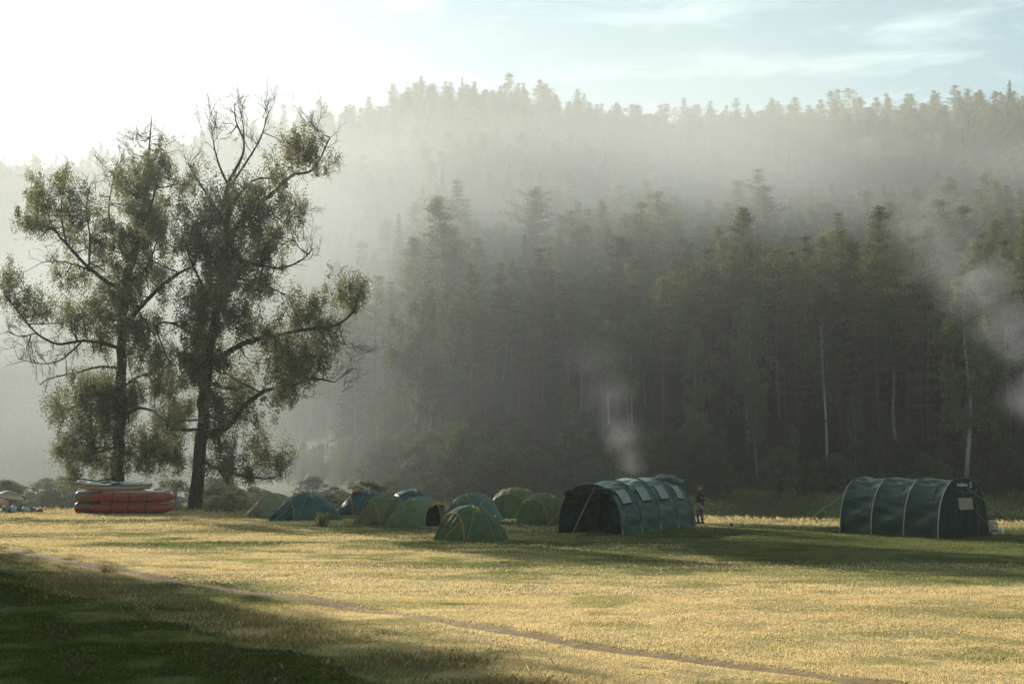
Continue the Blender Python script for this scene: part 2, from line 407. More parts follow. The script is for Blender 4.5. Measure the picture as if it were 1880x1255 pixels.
for (y0, y1, n, wd, hh) in ((15.5, 22, 520000, .0048, .028), (22, 32, 620000, .0075, .034), (32, 46, 420000, .013, .042), (46, 62, 260000, .022, .055), (62, 88, 180000, .035, .075)):
    x, y = scatter(int(n * GRASS), y0, y1)
    tuft = fbm(x * 2.3, y * 2.3, 3)
    sm = rutmask(x, y) if y0 < 60 else np.zeros(len(x))
    e = edge(x)
    keep = (RNG.random(len(x)) > sm * 1.15) & (y < e + 1.5) & (RNG.random(len(x)) < .35 + 1.1 * tuft)
    x, y, tuft = x[keep], y[keep], tuft[keep]
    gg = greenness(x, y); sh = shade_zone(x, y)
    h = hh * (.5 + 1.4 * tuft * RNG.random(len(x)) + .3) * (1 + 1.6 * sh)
    dry = fbm(x * .16 + 20, y * .3, 4)
    e = edge(x); bank = np.exp(-((y - e + .3) / .9) ** 2)
    h = h * (1 + 2.2 * bank * RNG.random(len(x)))
    tint = .11 + .66 * gg + .28 * (sstep(.50, .62, fbm(x * .55 + 30, y * .8, 4)) - .2) + .30 * RNG.random(len(x)) ** 1.5 + .25 * (fbm(x * .8, y * 1.2, 4) - .45)
    br = (RNG.random(len(x)) < (.05 + .45 * sstep(.5, .7, dry) + .25 * bank))
    tint = np.where(br & (gg < .8), np.where(RNG.random(len(x)) < .3, .97, .02), np.clip(tint, 0, .9))
    pat = fbm(x * .9 + 11, y * 1.1, 4); deep = sstep(.4, .85, sh) * (RNG.random(len(x)) < .93); tint = np.where(deep > .5, np.clip(.80 - .5 * (pat - .42) * 2 + .16 * (RNG.random(len(x)) - .5), .5, .9), tint); tint = np.where((deep > .5) & (pat < .38) & (RNG.random(len(x)) < .25), .98, tint)  # blades inside the shade wedge get dark tints, so the shadow looks deeper
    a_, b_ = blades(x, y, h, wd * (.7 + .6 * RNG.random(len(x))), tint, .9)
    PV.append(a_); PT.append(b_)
# fringe of taller dry stalks along the edge of the shaded rank grass and over the tuft spots
def stalks(cx, cy, rx, ry, n, h0, h1, tints, lean=.5, wd=.014):
    x = cx + RNG.normal(0, 1, n) * rx; y = cy + RNG.normal(0, 1, n) * ry
    return blades(x, y, h0 + (h1 - h0) * RNG.random(n), np.full(n, wd), RNG.choice(tints, n), lean)
tt = RNG.random(int(120000 * GRASS)); x = -17 + 18.5 * tt; y = 43 - 27 * tt
off = RNG.normal(0, .7, len(x)) + .2; x = x + off * .84; y = y + off * .54
cl = fbm(x * 1.1, y * 1.1, 3); kp = RNG.random(len(x)) < (cl - .28) * 2.6; x, y = x[kp], y[kp]
a_, b_ = blades(x, y, .03 + .12 * RNG.random(len(x)) ** 2, np.full(len(x), .0045), RNG.choice([.3, .97, .97, 1.0, .99, .72], len(x)), .7); PV.append(a_); PT.append(b_)
# lower meadow, in the shade of the hill
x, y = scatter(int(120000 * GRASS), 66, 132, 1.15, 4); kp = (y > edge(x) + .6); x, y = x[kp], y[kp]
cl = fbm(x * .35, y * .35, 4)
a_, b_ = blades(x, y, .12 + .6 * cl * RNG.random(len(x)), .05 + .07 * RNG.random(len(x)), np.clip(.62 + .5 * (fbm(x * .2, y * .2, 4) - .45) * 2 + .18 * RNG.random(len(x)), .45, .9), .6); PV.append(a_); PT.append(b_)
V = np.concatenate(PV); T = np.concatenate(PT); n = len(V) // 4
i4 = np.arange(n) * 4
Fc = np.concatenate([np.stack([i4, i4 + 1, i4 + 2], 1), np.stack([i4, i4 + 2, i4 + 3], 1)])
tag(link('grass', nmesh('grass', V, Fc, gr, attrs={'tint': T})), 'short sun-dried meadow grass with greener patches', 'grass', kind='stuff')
# ------------------------------------------------------------------ bark and leaves
def barkmat(name, lo, hi, z0, z1, stretch=(6, 6, 1.2), patches=None):
    m = bpy.data.materials.new(name); t = nt(m); L = t.links.new
    tc = N(t, 'ShaderNodeTexCoord'); sx = N(t, 'ShaderNodeSeparateXYZ'); L(tc.outputs['Object'], sx.inputs[0])
    mr = N(t, 'ShaderNodeMapRange'); mr.inputs['From Min'].default_value = z0; mr.inputs['From Max'].default_value = z1; L(sx.outputs['Z'], mr.inputs['Value'])
    mp = N(t, 'ShaderNodeMapping'); mp.inputs['Scale'].default_value = stretch; L(tc.outputs['Object'], mp.inputs[0])
    n = N(t, 'ShaderNodeTexNoise'); n.inputs['Scale'].default_value = 1.5; n.inputs['Detail'].default_value = 8; n.inputs['Roughness'].default_value = .7; L(mp.outputs[0], n.inputs['Vector'])
    ca = ramp(t, n.outputs[0], [(.35, tuple(x * .55 for x in lo)), (.62, lo)])
    cb = ramp(t, n.outputs[0], [(.35, tuple(x * .6 for x in hi)), (.6, hi)]) if not patches else ramp(t, n.outputs[0], [(.40, patches), (.47, hi)])
    mx = N(t, 'ShaderNodeMixRGB'); L(mr.outputs[0], mx.inputs[0]); L(ca, mx.inputs[1]); L(cb, mx.inputs[2])
    b = N(t, 'ShaderNodeBump'); b.inputs['Strength'].default_value = .8; b.inputs['Distance'].default_value = .08; L(n.outputs[0], b.inputs['Height'])
    d = N(t, 'ShaderNodeBsdfPrincipled'); d.inputs['Roughness'].default_value = .9; d.inputs['Specular IOR Level'].default_value = .1
    L(mx.outputs[0], d.inputs['Base Color']); L(b.outputs[0], d.inputs['Normal'])
    o = N(t, 'ShaderNodeOutputMaterial'); L(d.outputs[0], o.inputs[0]); return m
PINE_BARK = barkmat('pine_bark', (.09, .065, .05), (.25, .12, .065), 3, 9)
BIRCH_BARK = barkmat('birch_bark', (.10, .09, .08), (.34, .33, .31), .2, 1.4, (2, 2, 5), patches=(.06, .055, .05))
DARK_BARK = barkmat('rough_bark', (.10, .085, .07), (.12, .10, .08), 0, 10)
NEEDLE = leafmat('pine_needles', (.045, .065, .026), (.17, .185, .08), .45)
FIRN = leafmat('spruce_needles', (.02, .036, .018), (.05, .07, .03), .2)
BIRCHL = leafmat('birch_leaves', (.06, .09, .03), (.17, .20, .08), .45)
BUSHL = leafmat('bush_leaves', (.04, .065, .022), (.11, .135, .05), .4)
POPL = leafmat('poplar_leaves', (.095, .105, .05), (.26, .265, .145), .5, gloss=.04, tree_var=.05)

def leaf_quads(P, size, R, flat_=0.0, aspect=.55):
    """one rhombic leaf per point, any orientation (flat_ pulls the normals up)"""
    n = len(P); size = np.broadcast_to(size, (n,))
    u = R.normal(size=(n, 3)); u[:, 2] *= (1 - flat_); u /= np.linalg.norm(u, axis=1)[:, None] + 1e-9
    v = R.normal(size=(n, 3)); v[:, 2] *= (1 - flat_); v -= u * (u * v).sum(1)[:, None]; v /= np.linalg.norm(v, axis=1)[:, None] + 1e-9
    u = u * size[:, None] * .5; v = v * size[:, None] * .5 * aspect
    V = np.stack([P - u, P + v, P + u, P - v], 1).reshape(-1, 3)
    i = np.arange(n) * 4
    return V, np.stack([i, i + 1, i + 2, i + 3], 1)
def leaf_mesh(name, P, size, mat, R, flat_=0, aspect=.55, tint=None):
    P = np.asarray(P); V, Fc = leaf_quads(P, size, R, flat_, aspect)
    T = np.repeat(R.random(len(P)) if tint is None else tint, 4)
    return nmesh(name, V, Fc, mat, attrs={'tint': T})
def tree(name, trunk, crown, parent_args):
    r = empty(name, (0, 0, 0), 0, *parent_args)
    o1 = link('trunk', trunk, r); o2 = link('crown', crown, r); return r

def mesh_of(mb_, name, mat):
    me = bpy.data.meshes.new(name); me.from_pydata(mb_.v, [], mb_.f); [me.materials.append(q) for q in (mat if isinstance(mat, (list, tuple)) else [mat])]; me.polygons.foreach_set('material_index', mb_.m)
    me.polygons.foreach_set('use_smooth', [True] * len(mb_.f)); me.update(); return me
def pine_meshes(seed, H=20, base=.45, dense=1.0, spread=2.6):
    R = np.random.default_rng(seed); rr = random.Random(seed)
    tk = MB(); bx, by = rr.uniform(-.6, .6), rr.uniform(-.5, .5)
    axis_ = lambda z: Vector((bx * (z / H) ** 2 + .12 * math.sin(z * .5 + seed), by * (z / H) ** 2 + .1 * math.sin(z * .37 + seed * 2), z))
    tk.tube([axis_(H * i / 12) for i in range(13)], [.21 * (1 - .9 * i / 12) + .015 for i in range(13)], 7)
    P = []; S = []
    z = H * base
    lv = 0
    while z < H - .2:
        f = (z / H - base) / (1 - base)
        prof = spread * (min(1, .55 + f * 2.2) * (1 - f) ** .8 * 1.12 + .05) * rr.uniform(.55, 1.25)
        nb = rr.choice([2, 3, 4, 4]) if f < .3 else rr.choice([4, 5, 5])
        a0 = rr.random() * 6.3
        for b in range(nb):
            if rr.random() < .22: continue
            a = a0 + b * 2 * PI / nb + rr.uniform(-.5, .5); ln = prof * rr.uniform(.65, 1.15)
            rise = -.10 + .75 * f + rr.uniform(-.15, .15)
            c0 = axis_(z); pts = []
            for k in range(5):
                s_ = k / 4
                pts.append(c0 + Vector((math.cos(a) * ln * s_, math.sin(a) * ln * s_, ln * (rise * s_ - .25 * s_ * (1 - s_) * 1.5 + .14 * s_ * s_))))
            tk.tube(pts, [.045 * (1 - .8 * k / 4) * (1 + ln * .15) for k in range(5)], 3, 1, cap=False)
            # pads of needles on the outer two thirds
            npad = int((3 + ln * 4.0) * dense)
            for q in range(npad):
                s_ = rr.uniform(.28, 1.06); p = c0 + (pts[4] - c0) * s_ + Vector((rr.gauss(0, .22), rr.gauss(0, .22), 0)) * ln * .55
                p.z = c0.z + ln * (rise * s_ + .1 * s_ * s_) + rr.gauss(.06, .07)
                rad = rr.uniform(.20, .38)
                m_ = int(13 * dense)
                o_ = R.normal(size=(m_, 3)) * np.array([rad, rad, rad * .38]); P.append(np.array(p) + o_); S.append(np.full(m_, rr.uniform(.19, .32)))
        z += rr.uniform(.4, .75) + .45 * (1 - f)
    for k in range(rr.randint(3, 8)):                 # dead snags under the crown
        z = H * rr.uniform(.2, base); a = rr.random() * 6.3; ln = rr.uniform(.4, 1.4); c0 = axis_(z)
        tk.tube([c0, c0 + Vector((math.cos(a) * ln, math.sin(a) * ln, rr.uniform(-.3, .2)))], [.025, .008], 3, 1, cap=False)
    P = np.concatenate(P); S = np.concatenate(S)
    return mesh_of(tk, 'pine_trunk', [PINE_BARK, DARK_BARK]), leaf_mesh('pine_crown', P, S, NEEDLE, R, .35, .38)
def spruce_meshes(seed, H=18):
    R = np.random.default_rng(seed); rr = random.Random(seed); tk = MB()
    tk.tube([(0, 0, H * i / 8) for i in range(9)], [.2 * (1 - .95 * i / 8) + .01 for i in range(9)], 6)
    P = []; S = []; z = H * .1
    while z < H - .1:
        f = z / H; ln0 = 2.5 * (1 - f) ** .85 + .12; nb = 6 if f < .8 else 4; a0 = rr.random() * 6.3
        for b in range(nb):
            a = a0 + b * 2 * PI / nb + rr.uniform(-.35, .35); ln = ln0 * rr.uniform(.6, 1.15)
            m_ = int(10 + ln * 34); s_ = R.random(m_) ** .7
            sag = -.32 * s_ + .18 * s_ * s_
            w_ = ln * .22 * (1 - s_ * .6)
            px_ = s_ * ln; off = R.normal(size=m_) * w_
            P.append(np.stack([np.cos(a) * px_ - np.sin(a) * off, np.sin(a) * px_ + np.cos(a) * off, z + sag * ln - np.abs(R.normal(size=m_)) * .14], 1))
            S.append(R.uniform(.16, .30, m_))
        z += rr.uniform(.32, .5)
    return mesh_of(tk, 'spruce_trunk', DARK_BARK), leaf_mesh('spruce_crown', np.concatenate(P), np.concatenate(S), FIRN, R, .3, .42)
def birch_meshes(seed, H=16, lean=0, base=.3, bend=None):
    R = np.random.default_rng(seed); rr = random.Random(seed); tk = MB()
    bx = rr.uniform(-.8, .8) + lean; by = rr.uniform(-.4, .4)
    ax = lambda z: Vector((bx * (z / H) ** 1.5 + .18 * math.sin(z * .55 + seed), by * z / H + .12 * math.sin(z * .4 + seed), z))
    tk.tube([ax(H * .93 * i / 14) for i in range(15)], [.14 * (1 - .88 * i / 14) * (H / 16) + .012 for i in range(15)], 7)
    P = []
    nb = int(34 * H / 16)
    for b in range(nb):
        f = base + (1 - base) * (b + rr.random()) / nb; z = H * f; a = rr.random() * 6.3
        ln = (2.1 * math.sin(PI * min(1, (f - base) / (1 - base) * .85 + .18)) ** .8 + .3) * rr.uniform(.6, 1.15) * H / 16
        c0 = ax(z * .95); tip = c0 + Vector((math.cos(a) * ln, math.sin(a) * ln, ln * rr.uniform(.35, .9)))
        mid = (c0 + tip) / 2 + Vector((0, 0, -.1))
        tk.tube([c0, mid, tip], [.035, .022, .008], 3, cap=False)
        for q in range(int(9 * ln / 1.5) + 3):       # hanging strands
            s_ = rr.uniform(.25, 1.05); p = c0.lerp(tip, s_) + Vector((rr.gauss(0, .18), rr.gauss(0, .18), rr.gauss(0, .12)))
            dl = rr.uniform(.5, 1.7) * (H / 16); m_ = int(dl * 30)
            k = R.random(m_); sw = rr.uniform(-.15, .25)
            P.append(np.stack([p.x + math.cos(a) * sw * k + R.normal(size=m_) * .07, p.y + math.sin(a) * sw * k + R.normal(size=m_) * .07, p.z - k * dl], 1))
    P = np.concatenate(P)
    return mesh_of(tk, 'birch_trunk', BIRCH_BARK), leaf_mesh('birch_crown', P, R.uniform(.16, .28, len(P)), BIRCHL, R, 0, .6)
def bush_meshes(seed, H=4.5, wdt=2.2, mat=None, z0=0.05, nclump=46, trunk=None):
    R = np.random.default_rng(seed); rr = random.Random(seed); tk = MB(); P = []
    for b in range(nclump):
        a = rr.random() * 6.3; f = rr.random() ** .8; rad = wdt * math.sin(PI * (f * .8 + .2)) ** .7 * math.sqrt(rr.random()) * 1.0
        p = Vector((math.cos(a) * rad, math.sin(a) * rad, H * (z0 + (1 - z0) * f)))
        if b % 2 == 0: tk.tube([(rr.uniform(-.1, .1), rr.uniform(-.1, .1), 0 if not trunk else p.z * .4), Vector((p.x * .4, p.y * .4, p.z * .6)), p], [.05 * H / 5, .03 * H / 5, .01], 4, cap=False)
        rs = rr.uniform(.3, .62) * (H / 4.5) ** .6; m_ = 85
        d = R.normal(size=(m_, 3)); d /= np.linalg.norm(d, axis=1)[:, None]; P.append(np.array(p) + d * (R.random((m_, 1)) ** .4) * rs * np.array([1, 1, .75]))
    if trunk: tk.tube([(0, 0, 0), (.1, 0, H * .4), (0, .1, H * .85)], [trunk, trunk * .7, trunk * .2], 7)
    P = np.concatenate(P)
    return mesh_of(tk, 'bush_stems', DARK_BARK), leaf_mesh('bush_crown', P, R.uniform(.12, .24, len(P)), mat or BUSHL, R, .1, .6)

PINES = [pine_meshes(11 + i, H=20, base=b, spread=s * 1.3) for i, (b, s) in enumerate([(.5, 2.3), (.42, 2.7), (.55, 2.2), (.38, 2.4), (.6, 2.8), (.48, 2.0)])]
PINES += [pine_meshes(31 + i, H=20, base=b, spread=s) for i, (b, s) in enumerate([(.2, 3.1), (.15, 3.5), (.26, 2.9)])]
SPRUCES = [spruce_meshes(40 + i, 18) for i in range(3)]
BIRCHES = [birch_meshes(60 + i, 16, base=b) for i, b in enumerate([.42, .3, .36, .5])]
BUSHES = [bush_meshes(80 + i, 4.5, 2.2) for i in range(3)]
LEAFY = [bush_meshes(90 + i, 13, 3.0, BIRCHL, .22, 110, .16) for i in range(2)]

placed = []   # (x, y) of every tree so far
first = {}
def plant(kind, var, x, y, H, label, cat, group, rz=None, sx=1.0):
    src = {'pine_tree': PINES, 'spruce_tree': SPRUCES, 'birch_tree': BIRCHES, 'willow_bush': BUSHES, 'leafy_tree': LEAFY}[kind]
    h0 = {'pine_tree': 20, 'spruce_tree': 18, 'birch_tree': 16, 'willow_bush': 4.5, 'leafy_tree': 13}[kind]
    v = var % len(src)
    r = bpy.data.objects.new(kind, None); C.objects.link(r)
    tag(r, label, cat, group)
    a = link('trunk' if kind != 'willow_bush' else 'stem', src[v][0], r); b = link('crown', src[v][1], r)
    s = H / h0
    r.location = (x, y, gz(x, y) - .1); r.rotation_euler = (random.gauss(0, .03), random.gauss(0, .03), random.random() * 6.28 if rz is None else rz); r.scale = (s * sx, s * sx, s)
    placed.append((x, y)); return r
def at(px, D): return (px - CX) / F * D

# individually traced trunks: (px, D, py of the top)
def top_h(px, py, D): return W(px, py, D).z - gz(at(px, D), D)
birch_list = [
    (1775, 122, 485, 'tall weeping birch with thick white trunk at the right edge, smoke drifting past it', 1, 1.15),
    (1515, 127, 500, 'tall slender white birch left of the right tunnel tent, hanging curtain crown', 0, .8),
    (1388, 124, 640, 'thin crooked young white birch standing between the two big tunnel tents', 2, .62),
    (1330, 123, 775, 'short thin white birch stem leaning in the dark forest edge between the tunnel tents', 3, .6),
    (1456, 123, 770, 'small white birch with a bare lower stem just left of the tallest slender birch', 2, .7),
    (1567, 126, 690, 'small pale birch behind the left end of the right tunnel tent', 1, .7),
    (1165, 132, 560, 'faint hazy birch behind the left tunnel tent where its smoke rises', 3, .8),
    (1152, 136, 600, 'thin pale birch stem deep in haze just behind the left tunnel tent', 0, .6),
    (760, 140, 500, 'bright yellowish birch crown catching the sun above the dome tents', 1, 1.3),
    (790, 133, 620, 'leaning hazy birch above the light green dome tents', 0, .9),
    (690, 152, 700, 'low weeping birch in haze above the teal dome tents', 2, 1.3),
    (1050, 125, 700, 'round hazy birch left of the smoke behind the left tunnel tent', 1, 1.2),
]
for i, (px, D, pt, lab, v, sx) in enumerate(birch_list):
    x = at(px, D); plant('birch_tree', v, x, D, top_h(px, pt, D), lab, 'birch tree', 'birches along the forest edge', rz=i * 1.3, sx=sx)
pine_list = [
    (1215, 130, 500), (1258, 138, 470), (1305, 134, 455), (1350, 142, 430), (1430, 131, 455), (1465, 133, 460),
    (1580, 138, 420), (1618, 132, 440), (993, 130, 560), (828, 132, 560), (878, 136, 540), (948, 131, 590), (770, 134, 600),
    (1134, 134, 520), (1660, 136, 420), (1700, 130, 470), (1540, 142, 400), (1850, 130, 420), (1800, 137, 400), (1080, 138, 500), (905, 142, 480), (1185, 141, 470), (1390, 139, 440), (1500, 137, 430), (1745, 143, 400), (1880, 138, 380), (640, 133, 590), (560, 131, 620), (480, 134, 600), (380, 136, 600), (250, 138, 620), (120, 140, 640), (40, 143, 650)]
names = ['behind the gap between the two tunnel tents', 'behind the left tunnel tent', 'above the dome tents', 'behind the right tunnel tent', 'behind the two poplars']
for i, (px, D, pt) in enumerate(pine_list):
    D = max(D, float(np.interp(px, FX, FD)) + 6); x = at(px, D)
    where = names[4] if px < 480 else names[2] if px < 1010 else names[1] if px < 1290 else names[0] if px < 1540 else names[3]
    plant('pine_tree', i % 6, x, D, min(21, top_h(px, pt, D)), 'front row pine with bare orange trunk ' + where, 'pine tree', 'front row pines with bare orange trunks ' + where, rz=i * 2.1, sx=.85)
# the rest of the wood: jittered grid over the slope; the ones that show largest stay individuals
cand = []
rr = random.Random(5)
y = 124.0
while y < 592:
    step = 4.0 if y < 175 else 4.1 if y < 260 else 4.2
    xm = y * .40 + 22
    x = -xm
    while x < xm:
        X = x + rr.uniform(-.45, .45) * step; Y = y + rr.uniform(-.45, .45) * step
        x += step
        px = CX + F * X / Y
        Rr = float(np.interp(px, RDX, RDD))
        if Y > Rr + 14: continue
        Sd = Y - float(np.interp(px, FX, FD)) + 123
        if Sd < 124: continue
        if Y < 150 and any((X - a) ** 2 + (Y - b) ** 2 < 5 for a, b in placed): continue
        q = rr.random(); nb = float(vnoise(X * .06 + 3, Y * .06 + 8))
        if Sd < 129: kind = 'willow_bush' if q < .72 else 'leafy_tree' if q < .93 else 'birch_tree'
        elif q < .11 + .3 * (nb > .62): kind = 'birch_tree'
        elif q < .5 * (nb > .6) + .20: kind = 'leafy_tree'
        elif q < .36 and nb < .5: kind = 'spruce_tree'
        else: kind = 'pine_tree'
        H = {'willow_bush': rr.uniform(2.2, 5.5), 'birch_tree': rr.uniform(10, 17), 'leafy_tree': rr.uniform(8, 14), 'spruce_tree': rr.uniform(11, 20), 'pine_tree': rr.uniform(15, 21.5)}[kind]
        if Sd > 150: H *= rr.uniform(.45, .88)
        elif kind == 'pine_tree': H *= rr.uniform(.72, 1.05)
        if Sd < 129 and kind != 'willow_bush': H *= .6
        vr = rr.randint(0, 11)
        if kind == 'pine_tree': vr = rr.choice([6, 7, 8]) if Sd > 142 and rr.random() < .75 else rr.randint(0, 5)
        cand.append((Y, X, kind, H, vr, rr.uniform(.85, 1.2) if Sd < 150 else rr.uniform(1.0, 1.6)))
    y += step * .87
    # an extra fringe of bushes at the foot of the wood
for i in range(70):
    Xb = rr.uniform(-10, 58); cand.append((rr.uniform(118, 124), Xb, 'willow_bush', rr.uniform(1.2, 4.2), rr.randint(0, 5), rr.uniform(.8, 1.3)))
for i in range(150):
    px_ = rr.uniform(-60, 1300); Df = float(np.interp(px_, FX, FD)) - rr.uniform(-3, 6)
    cand.append((Df, at(px_, Df), 'willow_bush', rr.uniform(1.5, 5.5), rr.randint(0, 5), rr.uniform(.8, 1.3)))
for i in range(130):
    Xb = rr.uniform(-64, -6); Yb = rr.uniform(104, 128) - Xb * .05
    cand.append((Yb, Xb, 'willow_bush', rr.uniform(1.0, 2.9), rr.randint(0, 5), rr.uniform(1.4, 2.3)))
cand.sort()
cnt = dict(pine_tree=33, spruce_tree=0, birch_tree=12, leafy_tree=0, willow_bush=0)
LAB = dict(pine_tree=('Scots pine in the wood behind the camp', 'pine tree', 'pines in the wood behind the camp'),
           spruce_tree=('dark pointed spruce in the wood behind the camp', 'spruce tree', 'spruces in the wood behind the camp'),
           birch_tree=('weeping birch among the conifers in the hazy wood', 'birch tree', 'birches inside the wood'),
           leafy_tree=('rounded leafy tree among the conifers in the hazy wood', 'leafy tree', 'leafy trees inside the wood'),
           willow_bush=('dark rounded bush at the foot of the wood', 'bush', 'bushes at the foot of the wood'))
lim = dict(pine_tree=290, spruce_tree=110, birch_tree=120, leafy_tree=90, willow_bush=300)
far = []
for (Y, X, kind, H, v, sx) in cand:
    if cnt[kind] < lim[kind] and Y < 200:
        plant(kind, v, X, Y, H, *LAB[kind], sx=sx); cnt[kind] += 1
    else: far.append((Y, X, kind, H, v, sx))
# far wood: one mass of stuff, instances of the same pines, spruces and birches on points
protos = [(PINES[i], 20) for i in range(9)] + [(SPRUCES[i], 18) for i in range(3)] + [(BIRCHES[i], 16) for i in range(4)] + [(LEAFY[i], 13) for i in range(2)]
base_i = dict(pine_tree=(0, 9, 20), spruce_tree=(9, 3, 18), birch_tree=(12, 4, 16), leafy_tree=(16, 2, 13), willow_bush=(16, 2, 13))
P = np.array([(X, Y, gz(X, Y) - .2) for (Y, X, k, H, v, s) in far])
idx = np.array([base_i[k][0] + v % base_i[k][1] for (Y, X, k, H, v, s) in far], np.int32)
scl = np.array([H / base_i[k][2] for (Y, X, k, H, v, s) in far], np.float32)
me = bpy.data.meshes.new('far_forest'); me.vertices.add(len(P)); me.vertices.foreach_set('co', P.astype(np.float32).ravel())
for nm, ty, arr in (('idx', 'INT', idx), ('scl', 'FLOAT', scl), ('rot', 'FLOAT', RNG.random(len(P)).astype(np.float32) * 6.28), ('wid', 'FLOAT', np.array([s for (_, _, _, _, _, s) in far], np.float32)), ('tx', 'FLOAT', RNG.normal(0, .045, len(P)).astype(np.float32)), ('ty', 'FLOAT', RNG.normal(0, .045, len(P)).astype(np.float32))):
    at_ = me.attributes.new(nm, ty, 'POINT'); at_.data.foreach_set('value', arr)
me.update()
fo = link('forest', me); tag(fo, 'far pine and birch wood covering the hill up to the skyline', 'forest', kind='stuff')
find = {}
for o in C.objects:
    if o.type == 'MESH' and o.parent is not None: find.setdefault(o.data.name, o)
ng = bpy.data.node_groups.new('forest_instances', 'GeometryNodeTree')
ng.interface.new_socket('Geometry', in_out='INPUT', socket_type='NodeSocketGeometry'); ng.interface.new_socket('Geometry', in_out='OUTPUT', socket_type='NodeSocketGeometry')
gi = ng.nodes.new('NodeGroupInput'); go = ng.nodes.new('NodeGroupOutput'); L = ng.links.new
jj_ = ng.nodes.new('GeometryNodeJoinGeometry')
tmp = []
for (tm, cm), h in protos[::-1]:       # join order is last-linked-first
    j = ng.nodes.new('GeometryNodeJoinGeometry')
    for mm in (tm, cm):
        ob = find.get(mm.name)
        if ob is None:
            raise RuntimeError('no user of ' + mm.name)
        oi = ng.nodes.new('GeometryNodeObjectInfo'); oi.inputs['Object'].default_value = ob; oi.transform_space = 'ORIGINAL'; L(oi.outputs['Geometry'], j.inputs[0])
    g2 = ng.nodes.new('GeometryNodeGeometryToInstance'); L(j.outputs[0], g2.inputs[0]); tmp.append(g2)
for g2 in tmp: L(g2.outputs[0], jj_.inputs[0])
def attr(nm, ty):
    a = ng.nodes.new('GeometryNodeInputNamedAttribute'); a.data_type = ty; a.inputs['Name'].default_value = nm; return a.outputs['Attribute']
ip = ng.nodes.new('GeometryNodeInstanceOnPoints'); ip.inputs['Pick Instance'].default_value = True
L(gi.outputs[0], ip.inputs['Points']); L(jj_.outputs[0], ip.inputs['Instance']); L(attr('idx', 'INT'), ip.inputs['Instance Index'])
cx = ng.nodes.new('ShaderNodeCombineXYZ'); L(attr('rot', 'FLOAT'), cx.inputs[2]); L(attr('tx', 'FLOAT'), cx.inputs[0]); L(attr('ty', 'FLOAT'), cx.inputs[1]); L(cx.outputs[0], ip.inputs['Rotation'])
cs_ = ng.nodes.new('ShaderNodeCombineXYZ'); mw = ng.nodes.new('ShaderNodeMath'); mw.operation = 'MULTIPLY'; sa_ = attr('scl', 'FLOAT'); L(sa_, mw.inputs[0]); L(attr('wid', 'FLOAT'), mw.inputs[1])
L(mw.outputs[0], cs_.inputs[0]); L(mw.outputs[0], cs_.inputs[1]); L(sa_, cs_.inputs[2]); L(cs_.outputs[0], ip.inputs['Scale']); L(ip.outputs[0], go.inputs[0])
md = fo.modifiers.new('instances', 'NODES'); md.node_group = ng
print('forest', len(far), cnt)

